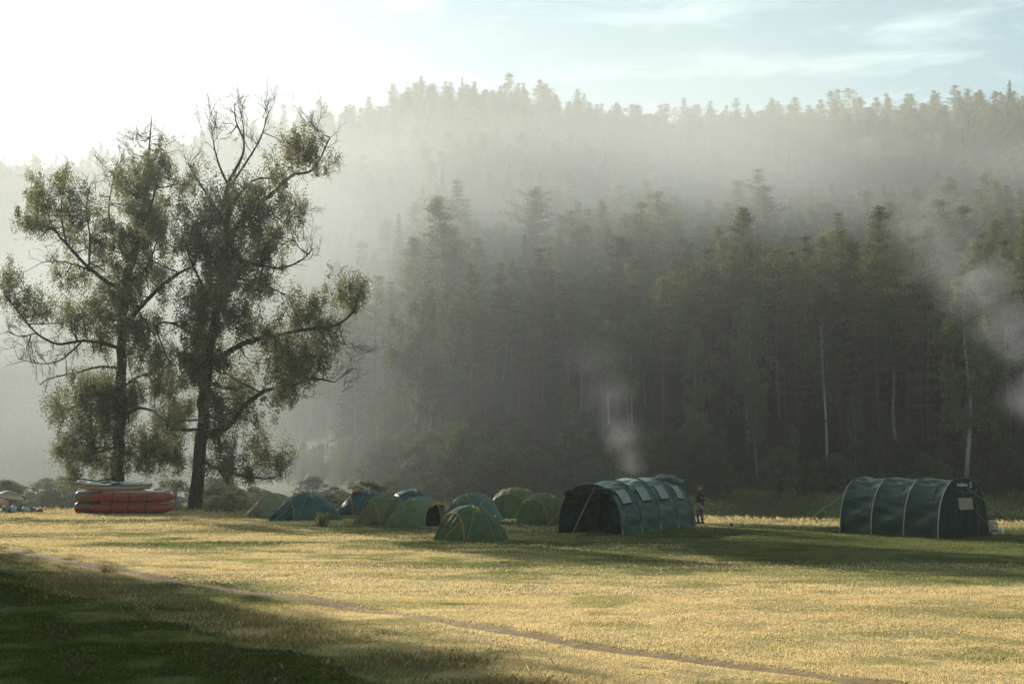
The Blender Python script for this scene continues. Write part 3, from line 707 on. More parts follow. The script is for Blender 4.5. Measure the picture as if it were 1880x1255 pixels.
# ------------------------------------------------------------------ the two poplars (outlines traced, then grown in depth)
def crop5(c): return (c[0] / 1.6514, 180 + c[1] / 1.6514)
def poplar(name, label, D, trunk, limbs, twigs, clumps, seed, base_z):
    R = np.random.default_rng(seed); rr = random.Random(seed)
    root = empty(name, (at(crop5(trunk[0][:2])[0], D), D, base_z), 0, label, 'poplar tree', 'poplars beside the rafts')
    O = root.location.copy()
    def w3(c, dep): p = W(*crop5(c), D + dep); return p - O
    sk = []   # skeleton points (pos, radius)
    tk = MB(); pts = [w3(p, 0) for p in trunk]; pts[0] = Vector((0, 0, -.15))
    def smooth(pts, rad, n=4):
        out, ro = [], []
        for i in range(len(pts) - 1):
            p0 = pts[max(i - 1, 0)]; p1 = pts[i]; p2 = pts[i + 1]; p3 = pts[min(i + 2, len(pts) - 1)]
            for k in range(n):
                u = k / n
                q = .5 * ((2 * p1) + (p2 - p0) * u + (2 * p0 - 5 * p1 + 4 * p2 - p3) * u * u + (3 * p1 - p0 - 3 * p2 + p3) * u ** 3)
                out.append(q + Vector((rr.gauss(0, 1), rr.gauss(0, 1), rr.gauss(0, 1))) * rad[i] * .12); ro.append(rad[i] * (1 - u) + rad[i + 1] * u)
        return out + [pts[-1]], ro + [rad[-1]]
    sp_, sr = smooth(pts, [p[2] for p in trunk], 5)
    tk.tube(sp_, sr, 14)
    a0 = 0.0
    for k in range(6):                                   # root flare
        a = k * 1.05 + .3; tk.tube([(math.cos(a) * .75, math.sin(a) * .75, -.15), (math.cos(a) * .42, math.sin(a) * .42, .25), (math.cos(a) * .2, math.sin(a) * .2, 1.0)], [.12, .17, .1], 6)
    sk += list(zip(sp_, sr))
    br = MB()
    def twig(p, d, ln, r, lv):
        """bare forking twig"""
        n = 4; q = p.copy(); pp = [q.copy()]; dd = d.normalized()
        for i in range(n):
            dd = (dd + Vector((rr.gauss(0, .13), rr.gauss(0, .13), rr.gauss(.05, .11)))).normalized(); q = q + dd * ln / n; pp.append(q.copy())
            if lv > 0 and rr.random() < .95:
                side = dd.cross(Vector((rr.gauss(0, 1), rr.gauss(0, 1), rr.gauss(0, 1)))).normalized()
                twig(q, dd * .8 + side * .75, ln * rr.uniform(.35, .6), r * .55, lv - 1)
        br.tube(pp, [max(.007, r * (1 - .75 * i / n)) for i in range(n + 1)], 4 if r > .02 else 3, cap=False)
    for lb in limbs:
        dep = lb[0]; r0, r1 = lb[1]; cs = lb[2]
        P_ = [w3(c, dep * (i / max(1, len(cs) - 1))) for i, c in enumerate(cs)]
        # start on the nearest skeleton point
        k = min(range(len(sk)), key=lambda j: (sk[j][0] - P_[0]).length); P_[0] = sk[k][0]
        rad = [r0 + (r1 - r0) * i / (len(P_) - 1) for i in range(len(P_))]
        a_, b_ = smooth(P_, rad, 5); br.tube(a_, b_, 9); sk += list(zip(a_, b_))
        for i in range(3, len(a_), 2):
            dd = (a_[i] - a_[i - 1]).normalized(); side = dd.cross(Vector((rr.gauss(0, 1), rr.gauss(0, 1), rr.gauss(0, 1)))).normalized()
            twig(a_[i], dd * .7 + side + Vector((0, 0, .25)), rr.uniform(.6, 1.5), .022, 1)
    for (dep, cs, ln, cnt_) in twigs:
        p = w3(cs, dep)
        k = min(range(len(sk)), key=lambda j: (sk[j][0] - p).length + (0 if sk[j][1] > .03 else .5)); p0 = sk[k][0]
        if (p - p0).length > .3: br.tube([p0, (p0 + p) / 2 + Vector((0, 0, -.12)), p], [.05, .035, .028], 5); sk += [((p0 + p) / 2, .03), (p, .03)]
        for q in range(int(cnt_ * 1.6)):
            d = (p - p0).normalized() * .7 + Vector((rr.gauss(0, .45), rr.gauss(0, .5), rr.uniform(.2, .8)))
            twig(p + Vector((rr.gauss(0, .3), rr.gauss(0, .5), rr.gauss(0, .4))), d, ln * rr.uniform(.6, 1.25), .024, 2)
    LP = []; LS = []; LT = []
    px2m = D / F / 1.6514
    clumps = list(clumps) + [(a_[0] + rr.gauss(0, 34), rr.uniform(b_[1], a_[1]), 42, 50, .6) for a_, b_ in list(zip(trunk, trunk[1:]))[2:9] for _ in range(2)]
    for (cx_, cy_, rx, ry, dn) in clumps:
        for rep in range(3):
            dep = rr.gauss(0, 1.9); ox = rr.gauss(0, .30) * rx; oy = rr.gauss(0, .28) * ry
            c = w3((cx_ + ox, cy_ + oy), dep); ax_, az_ = rx * px2m * .86, ry * px2m * .86; ay_ = (ax_ + az_) / 2
            k = min(range(len(sk)), key=lambda j: (sk[j][0] - c).length + .25 * abs(sk[j][0].z - c.z + .6)); p0 = sk[k][0]
            base = c + Vector((0, 0, -az_ * .55))
            if (c - p0).length > .35:
                r_ = min(.055, sk[k][1] * .6) + .010
                mid = p0.lerp(base, .55) + Vector((rr.gauss(0, .15), rr.gauss(0, .2), rr.gauss(-.05, .12)))
                br.tube([p0, mid, base, c], [r_, r_ * .75, r_ * .5, .015], 6, cap=False)
            ns = max(3, int(8.5 * dn * (ax_ * az_) + 4))
            for s_ in range(ns):
                d = Vector((rr.gauss(0, .58), rr.gauss(0, .58), rr.gauss(0, .62)))
                sc = c + Vector((d.x * ax_, d.y * ay_, d.z * az_))
                br.tube([base.lerp(c, rr.random() * .7), sc], [.014, .006], 3, cap=False)
                m_ = int(rr.uniform(55, 120)); rs = rr.uniform(.18, .42)
                q = R.normal(size=(m_, 3)) * rs * np.array([.55, .55, 1.05]) + np.array(sc)
                LP.append(q); LS.append(R.uniform(.08, .155, m_)); LT.append(np.clip(rr.random() * .5 + R.random(m_) * .5, 0, 1))
    P = np.concatenate(LP); S = np.concatenate(LS); T = np.concatenate(LT)
    tk.build('trunk', DARK_BARK, root); br.build('branches', DARK_BARK, root)
    link('foliage', leaf_mesh('poplar_foliage', P, S, POPL, R, 0, .75, T), root)
    print(name, 'leaves', len(P), 'branch faces', len(br.f))
    return root
xb, yb = at(357, 88), 88
poplar('poplar_tree', 'tall poplar with leaning dark trunk, standing alone right of the raft stack', 88,
    [(590, 1247, .50), (600, 1160, .40), (612, 1000, .36), (622, 880, .34), (634, 770, .30), (652, 660, .27), (668, 560, .24), (682, 450, .20), (690, 350, .16), (690, 265, .12), (735, 175, .08), (738, 95, .04), (728, 30, .02)],
    [(-1.5, (.20, .05), [(648, 805), (700, 765), (760, 735), (850, 715), (930, 700), (1010, 690), (1060, 660), (1085, 610)]),
     (-2.0, (.20, .05), [(622, 1030), (690, 995), (740, 935), (775, 905), (810, 885), (880, 875), (940, 850), (1000, 858)]),
     (1.5, (.19, .04), [(682, 430), (760, 345), (830, 285), (885, 235), (950, 215), (1000, 120)]),
     (-1, (.08, .02), [(690, 270), (665, 205), (650, 150), (640, 80)]),
     (1, (.09, .02), [(690, 290), (750, 190), (790, 120), (815, 40)]),
     (.5, (.07, .02), [(738, 130), (715, 70), (712, 15)]),
     (1.5, (.10, .03), [(636, 730), (590, 715), (520, 682), (475, 692), (500, 770), (520, 810)]),
     (1.5, (.10, .03), [(668, 545), (740, 550), (800, 565), (850, 590)]),
     (-1.5, (.11, .03), [(680, 475), (760, 500), (850, 515), (915, 490), (948, 455)]),
     (1, (.10, .03), [(612, 1110), (680, 1130), (760, 1148), (830, 1150), (868, 1108)]),
     (-1, (.09, .03), [(675, 380), (640, 310), (600, 250), (570, 200)]),
     (.8, (.10, .02), [(690, 330), (770, 250), (850, 240), (900, 180)]),
     (-1.2, (.09, .03), [(655, 640), (610, 560), (570, 470), (550, 400)]),
     (1.2, (.09, .03), [(640, 760), (600, 800), (570, 800)])],
    [(0, (730, 60), 1.6, 6), (1, (805, 60), 1.6, 5), (-1, (645, 110), 1.6, 5), (.5, (770, 130), 1.4, 4), (1, (985, 130), 1.3, 5), (1, (960, 90), 1.3, 4), (.5, (690, 110), 1.4, 4), (-1, (590, 200), 1.2, 3),
     (-1, (930, 470), 1.3, 6), (-1, (890, 430), 1.2, 4), (-1.5, (1050, 750), 1.2, 6), (-1, (990, 740), 1.2, 4), (-2, (1030, 850), 1.1, 5), (-2, (980, 800), 1.1, 3), (1, (965, 235), 1.0, 4), (.5, (900, 330), 1.0, 4), (.3, (600, 260), 1.2, 3),
     (-1.5, (900, 900), 1.0, 4), (1, (870, 1110), .7, 4), (0, (760, 800), 1.0, 3), (.5, (820, 600), .9, 3), (0, (550, 790), .8, 3)],
    [(915, 160, 70, 62, 1.2), (880, 130, 40, 40, .8), (845, 230, 35, 60, .6), (840, 330, 70, 42, .8), (785, 400, 80, 55, .8), (700, 420, 70, 75, .9), (640, 330, 55, 80, .6), (565, 380, 45, 70, .6), (700, 320, 40, 60, .6),
     (800, 480, 60, 60, .9), (830, 440, 50, 30, .6), (700, 555, 85, 80, 1), (600, 440, 55, 70, .8), (790, 590, 65, 50, .9), (620, 585, 65, 60, .9), (720, 665, 85, 60, 1.1), (600, 680, 55, 45, .8), (900, 670, 50, 55, 1), (950, 640, 45, 50, .9), (1040, 562, 27, 48, 1), (1095, 580, 20, 32, 1.1), (1075, 630, 22, 25, .5), (1000, 690, 50, 38, .9),
     (850, 765, 65, 70, 1.4), (920, 790, 70, 70, 1.5), (960, 760, 40, 50, 1), (890, 850, 60, 38, 1.3), (840, 890, 50, 25, .9), (800, 720, 60, 35, .9), (570, 790, 50, 55, 1), (590, 850, 35, 35, .8), (720, 860, 50, 60, 1), (725, 935, 50, 50, 1), (660, 920, 35, 60, .6), (690, 1060, 55, 55, 1), (785, 1060, 55, 55, 1.1), (845, 1110, 35, 28, .9), (680, 1120, 60, 38, 1), (760, 1130, 50, 25, .8), (660, 1000, 35, 50, .7), (560, 600, 40, 60, .6), (760, 340, 40, 50, .4), (770, 520, 60, 40, .8), (660, 500, 45, 50, .7), (660, 800, 40, 40, .5)], 5, gz(xb, yb))
xb, yb = at(217, 96), 96
poplar('poplar_tree', 'tall wide poplar rising straight behind the raft stack, bare twigs at its top', 96,
    [(358, 1250, .50), (359, 1150, .42), (362, 1000, .38), (367, 850, .34), (372, 700, .30), (378, 580, .25), (398, 500, .20), (425, 410, .16), (438, 310, .12), (448, 210, .08), (455, 120, .05), (460, 55, .02)],
    [(1, (.17, .04), [(376, 590), (330, 560), (255, 500), (190, 430), (150, 392), (60, 380)]),
     (1, (.08, .02), [(192, 435), (185, 350), (195, 260), (205, 185)]),
     (.5, (.07, .02), [(150, 392), (135, 320), (120, 270), (95, 240)]),
     (-1, (.08, .02), [(262, 505), (272, 420), (262, 340), (275, 260)]),
     (-2, (.17, .05), [(374, 700), (430, 630), (490, 570), (545, 530), (590, 500), (600, 430)]),
     (-1.5, (.14, .03), [(372, 760), (320, 745), (250, 735), (175, 745), (110, 712), (50, 640), (10, 590)]),
     (-.5, (.05, .02), [(112, 712), (60, 722), (20, 705)]),
     (-1.5, (.10, .02), [(369, 810), (300, 815), (240, 830), (150, 850), (120, 870)]),
     (-1, (.07, .02), [(250, 760), (190, 790), (130, 805), (55, 790)]),
     (1, (.10, .02), [(400, 500), (350, 430), (330, 340), (345, 240), (360, 180)]),
     (.5, (.09, .02), [(280, 525), (200, 497), (130, 497)]),
     (1, (.08, .02), [(425, 400), (460, 320), (480, 240), (490, 170)]),
     (-1, (.10, .03), [(365, 900), (300, 900), (240, 930), (180, 950)]),
     (1, (.12, .03), [(364, 960), (430, 940), (480, 960), (530, 1000)]),
     (-1, (.10, .03), [(361, 1060), (430, 1090), (500, 1080)]),
     (1, (.10, .03), [(361, 1050), (290, 1060), (220, 1090), (180, 1080)]),
     (-1, (.10, .03), [(366, 870), (430, 840), (480, 860)]),
     (1, (.09, .03), [(385, 560), (440, 520), (470, 450), (490, 400)])],
    [(0, (455, 110), 1.5, 7), (.5, (425, 130), 1.3, 5), (.5, (485, 160), 1.2, 4), (1, (365, 200), 1.3, 5), (.5, (405, 170), 1.2, 4), (1, (330, 220), 1.1, 3), (-1, (60, 720), 1.2, 5), (-1, (100, 790), 1.2, 5), (-1, (150, 840), 1.2, 4), (-1, (160, 760), 1.2, 4), (-1, (20, 600), .9, 4), (.5, (150, 497), 1.1, 5),
     (-1, (200, 800), 1.1, 4), (-1, (80, 760), 1.1, 4), (.5, (300, 290), 1.0, 3), (-1, (540, 260), 1.0, 4), (0, (500, 1130), .7, 3), (-1, (240, 780), 1.0, 3)],
    [(85, 370, 40, 36, 1), (130, 385, 40, 30, .8), (105, 280, 27, 35, .8), (140, 320, 42, 50, .8), (200, 230, 30, 55, .9), (200, 330, 52, 60, .9), (260, 320, 32, 50, .6), (310, 370, 36, 50, .6), (225, 430, 48, 42, .9), (240, 525, 65, 42, .8), (320, 490, 52, 50, .7), (28, 570, 22, 45, .9), (60, 620, 45, 42, .9), (120, 640, 50, 42, .8), (195, 660, 55, 48, .8), (270, 635, 62, 58, .9), (340, 615, 60, 50, .9), (300, 700, 70, 50, .9), (400, 690, 55, 50, .9), (455, 690, 50, 58, .7),
     (440, 230, 62, 52, .9), (490, 190, 34, 48, .8), (350, 240, 36, 50, .7), (380, 330, 42, 50, .6), (450, 330, 62, 65, 1), (430, 430, 52, 60, 1), (485, 400, 40, 65, .8), (350, 430, 42, 50, .5), (450, 530, 50, 50, .7), (560, 250, 32, 42, .5), (540, 440, 35, 60, .6), (500, 560, 35, 50, .5),
     (230, 890, 70, 48, 1.0), (175, 920, 30, 30, .7), (200, 975, 42, 42, .8), (300, 860, 70, 45, 1), (420, 815, 62, 52, 1), (470, 890, 70, 60, 1.1), (240, 1085, 72, 52, 1.2), (175, 1060, 25, 25, .5), (300, 1030, 70, 60, 1.1), (440, 1030, 85, 65, 1.2), (530, 1000, 52, 60, 1), (430, 1100, 85, 42, 1.1), (520, 1075, 52, 48, 1), (215, 1135, 36, 24, .9), (370, 940, 60, 50, .9), (280, 950, 55, 45, .8), (480, 780, 40, 45, .6), (330, 1110, 55, 35, .9), (560, 940, 30, 50, .7), (400, 900, 50, 40, .8), (330, 980, 45, 45, .8)], 9, gz(xb, yb))
# ------------------------------------------------------------------ camp materials
POLE = solid('tent_pole', (.05, .06, .055), rough=.5)
STEEL = solid('light_pole', (.45, .45, .42), (.6, .6, .56), rough=.4)
CORD = solid('guy_cord', (.42, .34, .12), (.5, .42, .18))
ORANGE = solid('orange_binding', (.42, .17, .05), (.55, .25, .08))
YELLOW = cloth('yellow_vent', (.50, .36, .09), (.66, .50, .16), trans=.35, wr=.2)
WHITE = solid('white_print', (.75, .77, .74), (.85, .85, .82))
SEAML = solid('pale_seam', (.20, .25, .18), (.28, .32, .24))
INNER = cloth('inner_dark', (.012, .015, .014), (.03, .035, .03), trans=.05)

def sup(th, w_, h_, p=.85, q=.85):
    c, s = math.cos(th), math.sin(th)
    return w_ * math.copysign(abs(c) ** p, c), h_ * max(0, s) ** q
def interp_tab(tab, s):
    for i in range(len(tab) - 1):
        a, b = tab[i], tab[i + 1]
        if s <= b[0] + 1e-9:
            u = (s - a[0]) / (b[0] - a[0])
            return [a[k] + (b[k] - a[k]) * u for k in range(1, len(a))]
    return list(tab[-1][1:])
def catmull(tab, n):
    out = []
    for i in range(len(tab) - 1):
        p = [tab[max(i - 1, 0)], tab[i], tab[i + 1], tab[min(i + 2, len(tab) - 1)]]
        for k in range(n):
            u = k / n
            out.append([.5 * ((2 * b) + (c - a) * u + (2 * a - 5 * b + 4 * c - d) * u * u + (3 * b - a - 3 * c + d) * u ** 3) for a, b, c, d in zip(*p)])
    return out + [list(tab[-1])]
def dome_tent(px, py, h, Ln, wd, yaw, fly, label, vest='closed', seed=0, trim=ORANGE, pleats=1.0, flaps=True, seam=True):
    rr = random.Random(seed); g = G(px, py)
    root = empty('dome_tent', g, math.radians(yaw), label, 'tent', 'dome tents pitched on the grass')
    sc = Ln / 3.3; H = h; Wd = wd / 2
    # (x, height, half width): rear foot ... peak ... vestibule hoop
    tab = [(-1.75, .02, .55), (-1.62, .22, .72), (-1.35, .52, .86), (-.95, .80, .97), (-.5, .965, 1.0), (0, 1.0, 1.0), (.4, .93, .95), (.75, .80, .86)]
    secs = catmull(tab, 5); n = 30; rows = []
    for (x, hh, w_) in secs:
        r = []
        for k in range(n + 1):
            th = PI * k / n
            y, z = sup(th, w_ * Wd, hh * H, .92, .80)
            d = 1 + (.022 * math.sin(k * 1.9 + x * 3 + seed) + .02 * math.sin(k * 3.1 - x * 6 + seed * 2)) * (1 if 2 < k < n - 2 else 0) + rr.gauss(0, .004)
            # fabric sags between the crossed poles
            q = abs(math.sin(2 * (th - PI / 4 * (1 + .5 * x))))
            d *= 1 - .035 * q
            zz = z * d if 0 < k < n else -.02
            r.append(Vector((x * sc, y * d, zz)))
        rows.append(r)
    b = MB(); b.grid(rows); b.build('flysheet', fly, root)
    # crossed poles under the cloth showing as raised seams
    if seam:
        for sg in (-1, 1):
            pts = []
            for i in range(17):
                u = i / 16; k = u * n
                xi = -1.2 + 1.85 * u
                hh, w_ = interp_tab(tab, xi)
                th = PI * (u if sg > 0 else 1 - u)
                y, z = sup(th, w_ * Wd, hh * H, .92, .80); pts.append((xi * sc, y * 1.0, z * 1.0 + .004))
            m = MB(); m.tube(pts, .013, 5); m.build('pole_sleeve', SEAML, root)
    # vestibule
    hoop = rows[-1]; m = MB(); m.tube([p * 1.0 for p in hoop], .022, 6); m.build('hoop_binding', trim, root)
    tip = Vector((1.62 * sc, 0, 0)); hx = hoop[0].x
    def panel(k0, k1, nm, matl, foot=None, ple=1.0):
        rws = []
        for i in range(9):
            u = i / 8; r = []
            for k in range(k0, k1 + 1):
                top = hoop[k]
                ft = foot(k) if foot else Vector((hx + (tip.x - hx) * (math.sin(PI * k / n) ** .6), hoop[k].y * .62, -.01))
                fold = ple * .085 * math.sin(k * 1.9 + seed) * math.sin(u * PI * .9) + ple * .05 * math.sin(k * 4.1 + seed * 2) * u
                p = top.lerp(ft, u) + Vector((fold, 0, 0)); p.z = max(p.z * (1 - .10 * math.sin(u * PI)), -.01)
                r.append(p)
            rws.append(r)
        if ple >= 0 and foot is None:
            for kz in ((7, 23) if k1 - k0 > 20 else (7,)):
                z_ = MB(); z_.tube([r_[kz - k0] + Vector((.012, 0, .012)) for r_ in rws], .011, 4); z_.build('zip', CORD, root)
            for kp in (k0, (k0 + k1) // 2, k1):
                e_ = rws[-1][kp - k0]; z_ = MB(); z_.tube([e_ + Vector((0, 0, .07)), e_ + Vector((.05, 0, -.03))], .016, 5); z_.build('peg', STEEL, root)
            if seed in (1, 2, 3, 8):
                a_ = rws[6]; z_ = MB(); z_.grid([[a_[k] + Vector((.03, 0, .0)) for k in (18, 19, 20)], [rws[5][k].lerp(a_[k], .55) + Vector((.03, 0, 0)) for k in (18, 19, 20)]]); z_.build('name_print', WHITE, root)
        mm = MB(); mm.grid(rws); return mm.build(nm, matl, root)
    if vest == 'closed': panel(0, n, 'vestibule', fly, ple=pleats)
    elif vest == 'half':         # one door drawn aside, dark opening beside it
        panel(0, 15, 'vestibule', fly, ple=pleats)
        panel(22, n, 'vestibule', fly, lambda k: Vector((hx + .35, hoop[k].y * .95, -.01)), ple=1.6)
        m = MB(); m.grid([[p.copy() + Vector((-.35, 0, 0)) for p in hoop], [Vector((hx - .4, p.y, 0)) for p in hoop]]); m.build('inner_tent', INNER, root)
    elif vest == 'open':
        panel(0, 7, 'vestibule', fly, lambda k: Vector((hx + .3, hoop[k].y * .95, -.01)), ple=1.6)
        m = MB(); m.grid([[p.copy() + Vector((-.3, 0, 0)) for p in hoop], [Vector((hx - .35, p.y, 0)) for p in hoop]]); m.build('inner_tent', INNER, root)
        rl = MB(); rl.tube([hoop[k] + Vector((.06, 0, -.05 - .04 * math.sin(k))) for k in range(9, 21)], [.05 + .02 * math.sin(k * 1.7) for k in range(12)], 6); rl.build('rolled_door', trim, root)
    # the yellow vent hoods, one on each flank near the peak
    if flaps:
        for sg in (-1, 1):
            th = PI / 2 - sg * .62
            y, z = sup(th, Wd * .98, H * .985, .92, .80)
            nrm = Vector((0, math.cos(th), math.sin(th)))
            c = Vector((-.12 * sc, y, z)) + nrm * .01
            top = Vector((-.2 * sc, sup(PI / 2 - sg * .36, Wd, H)[0], sup(PI / 2 - sg * .36, Wd, H)[1])) + nrm * .03
            a1 = c + Vector((-.20, 0, -.10)) + nrm * .0; a2 = c + Vector((.20, 0, -.10)) + nrm * 0; mid = c + nrm * .17 + Vector((0, 0, -.10))
            m = MB(); m.add([top, a1, mid, a2], [(0, 1, 2), (0, 2, 3)]); m.add([a1, mid, a2], [(0, 2, 1)]); m.build('vent_hood', YELLOW, root, smooth=False)
    # guy lines with pegs
    for sg in (-1, 1):
        k = 9 if sg > 0 else 21
        p0 = rows[20][k]; p1 = Vector((p0.x + .1, sg * (Wd + .55), 0))
        m = MB(); m.tube([p0, p1], .006, 3); m.build('guy_line', CORD, root)
    # small printed name strip on the door
    if vest == 'closed' and seed % 2 == 0:
        pass
    return root
def tc(nm, a, b, **k): return cloth(nm, a, b, **k)
F_BEIGE = tc('fly_beige_olive', (.36, .33, .22), (.46, .42, .30), trans=.4)
F_TEAL = tc('fly_dark_teal', (.012, .075, .066), (.022, .105, .09), trans=.15, spec=.5, rough=.45)
F_TEAL2 = tc('fly_blue_teal', (.02, .08, .076), (.032, .115, .108), trans=.15, spec=.5, rough=.45)
F_OLIVE = tc('fly_olive', (.17, .18, .09), (.24, .25, .13), trans=.35)
F_LIGHT = tc('fly_light_green', (.19, .25, .13), (.27, .34, .19), trans=.35)
F_GREEN = tc('fly_mid_green', (.085, .13, .055), (.13, .18, .085), trans=.3)
F_GREY = tc('fly_grey_green', (.125, .165, .125), (.18, .22, .17), trans=.2)
F_FRESH = tc('fly_fresh_green', (.12, .165, .06), (.18, .235, .095), trans=.35, wr=.8)
T = {}
T[1] = dome_tent(500, 947, 1.22, 3.0, 2.1, 192, F_BEIGE, 'beige olive dome tent behind the dark teal one, sunlit left side', seed=1, pleats=.6)
T[2] = dome_tent(557, 955, 1.36, 3.5, 2.2, 207, F_TEAL, 'dark teal dome tent with pleated door, beside the dry weed tuft', seed=2, pleats=1.6)
T[3] = dome_tent(668, 945, 1.36, 3.4, 2.1, 196, F_TEAL2, 'teal dome tent with a red cloth lying on its roof', seed=3, pleats=.4)
T[4] = dome_tent(704, 962, 1.38, 3.2, 2.1, 214, F_OLIVE, 'olive dome tent with its door flap hanging half open, in front of two teal tents', vest='half', seed=4, pleats=1.6)
T[5] = dome_tent(752, 944, 1.42, 3.2, 2.1, 200, F_TEAL2, 'teal dome tent standing behind the olive and light green tents', seed=5)
T[6] = dome_tent(776, 965, 1.33, 3.0, 2.2, -28, F_LIGHT, 'light green dome tent with open orange-edged door at its right end', vest='open', seed=6)
T[7] = dome_tent(857, 990, 1.30, 2.75, 2.1, 212, F_GREEN, 'mid green dome tent nearest to the camera, orange-edged door drawn half open', vest='half', seed=7, pleats=1.8)
T[8] = dome_tent(873, 955, 1.40, 3.2, 2.1, -32, F_GREY, 'grey green dome tent with closed sloping porch, just behind the nearest tent', seed=8, pleats=.15)
T[9] = dome_tent(944, 951, 1.60, 3.2, 2.6, 248, F_FRESH, 'tall wide fresh green dome tent at the back, yellow strip on its right flank', seed=9, pleats=1.2)
T[10] = dome_tent(994, 962, 1.45, 3.0, 2.1, 232, F_FRESH, 'creased fresh green dome tent right next to the left tunnel tent', seed=10, pleats=1.6)
# red cloth on tent 3
REDC = cloth('red_cloth', (.55, .05, .03), (.7, .09, .05), wr=1.0)
def on_tent(tn, x, th, off=.02):
    r = T[tn]
    return r.matrix_world if False else None
def lump(name, cen, rad, mat, label=None, cat=None, group=None, parent=None, seed=0, n=14, rough=.25, flat_base=True):
    rr = random.Random(seed); rows = []
    for i in range(n // 2 + 1):
        ph = PI * i / (n // 2); r = []
        for k in range(n):
            a = 2 * PI * k / n; d = 1 + rr.uniform(-rough, rough) * .5
            z = math.cos(ph) * d
            if flat_base: z = max(z, -.55)
            r.append(Vector((math.sin(ph) * math.cos(a) * d * rad[0], math.sin(ph) * math.sin(a) * d * rad[1], z * rad[2])))
        rows.append(r)
    m = MB(); m.grid(rows, closed=True); o = m.build(name, mat, parent)
    o.location = cen
    return tag(o, label, cat, group)
p = W(657, 904, T[3].location.y - .35)
lump('red_cloth', p, (.27, .3, .1), REDC, 'crumpled red cloth thrown over the roof of a teal dome tent', 'cloth', seed=3, rough=.6)

# ------------------------------------------------------------------ tunnel tents
TUN = cloth('tunnel_dark_green', (.006, .038, .022), (.010, .058, .034), rough=.42, spec=.45, sheen=.3, trans=.08, wr=.9, scale=1.3, stretch=(1, 1, 2.5))
TUND = cloth('tunnel_door_green', (.004, .018, .015), (.008, .028, .022), rough=.6, spec=.15, trans=.03, wr=.9)
TUNP = cloth('tunnel_pale_green', (.20, .27, .19), (.27, .34, .25), rough=.45, spec=.4, trans=.15, wr=.7, scale=1.5, stretch=(1, 1, 2.5))
VINYL = cloth('window_vinyl', (.50, .52, .50), (.66, .68, .66), rough=.3, trans=.55, wr=.25)
BEIGEV = cloth('window_beige', (.55, .43, .33), (.68, .55, .43), rough=.5, trans=.5, wr=.5)
def tunnel(root, hoops, Wd, H, sag, bays_mat, windows=None, seed=0, wrk=.02, skip_front=False):
    """hoops: axis positions (local x) with a height factor; returns hoop point lists"""
    rr = random.Random(seed); n = 72; HP = []
    for (x, hf, wf) in hoops:
        HP.append([Vector((x, *sup(PI * k / n, Wd / 2 * wf, H * hf, .80, .88))) for k in range(n + 1)])
    for b in range(len(HP) - 1):
        A, B = HP[b], HP[b + 1]; rows = []; nu = 14
        ph = rr.random() * 6
        for i in range(nu + 1):
            u = i / nu; r = []
            for k in range(n + 1):
                p = A[k].lerp(B[k], u); th = PI * k / n
                nrm = Vector((0, math.cos(th), math.sin(th)))
                d = -sag * math.sin(PI * u) * (.35 + .65 * math.sin(th)) * 1.0
                d += wrk * math.sin(PI * u) ** .5 * (math.sin(th * 15 + u * 4 + ph + 1.2 * math.sin(th * 4)) * .6 + math.sin(th * 29 - u * 5 + ph * 2) * .35 + .3 * math.sin(u * 9 + th * 7 + ph))
                q = p + nrm * d
                if k in (0, n): q.z = -.02
                r.append(q)
            rows.append(r)
        m = MB(); m.grid(rows); m.build('bay_panel', bays_mat, root)
    for hp in HP:
        m = MB(); m.tube([p * 1.004 for p in hp], .022, 6); m.build('hoop_sleeve', POLE, root)
    return [h[::2] for h in HP]
def wall_quad(A, B, k0, k1, u0, u1, off, n=6, sag=.085):
    """grid patch lying on the flank between two hoops, pushed outwards by off"""
    rows = []
    for i in range(n + 1):
        u = u0 + (u1 - u0) * i / n; r = []
        for j in range(n + 1):
            kk = k0 + (k1 - k0) * j / n; ka = int(kk); kf = kk - ka
            a = A[ka].lerp(A[ka + 1], kf); b = B[ka].lerp(B[ka + 1], kf); th = PI * kk / (len(A) - 1)
            r.append(a.lerp(b, u) + Vector((0, math.cos(th), math.sin(th))) * (off - sag * math.sin(PI * u) * (.35 + .65 * math.sin(th))))
        rows.append(r)
    return rows
# --- left tunnel tent
a0 = G(1082, 978); fr = Vector((at(1082, 57.6), 57.6, 0))
root = empty('tunnel_tent', (fr.x, fr.y, gz(fr.x, fr.y)), math.atan2(5.4, 3.25), 'long dark green tunnel tent with open front, five hoops and light side windows', 'tent', 'large green tunnel tents')
HPt = [(0, .93, .97), (1.72, 1.0, 1), (3.5, 1.04, 1), (5.3, 1.04, 1), (6.9, 1.0, .97), (7.7, .35, .86)]
HA = tunnel(root, HPt[:5], 2.95, 2.12, .085, TUN, seed=4, wrk=.042)
# rear end
rows = [[p.copy() for p in HA[4]], [Vector((7.5, p.y * .93, p.z * .72)) for p in HA[4]], [Vector((7.95, p.y * .75, p.z * .30)) for p in HA[4]], [Vector((8.1, p.y * .6, 0)) for p in HA[4]]]
m = MB(); m.grid(rows); m.build('rear_panel', cloth('tunnel_end_green', (.05, .11, .04), (.07, .14, .055), trans=.2, wr=.7), root)
# windows: flank facing the camera is local -y (k near n), far flank local +y (k near 0)
for b in range(4):
    for side in (0, 1):
        k0, k1 = ((24.6, 29.2) if side else (6.8, 11.4))
        m = MB(); m.grid(wall_quad(HA[b], HA[b + 1], k0 - .35, k1 + .35, .235, .765, .05)); f_ = m.build('window_frame', TUND, root, solid=.004)
        m = MB(); m.grid(wall_quad(HA[b], HA[b + 1], k0, k1, .27, .73, .062)); m.build('window', VINYL, root)
# cut-through look from inside: panes again on the inner face of the far flank
for b in range(4):
    m = MB(); m.grid(wall_quad(HA[b], HA[b + 1], 6.8, 11.4, .27, .73, -.035)); m.build('window_blind', VINYL, root)
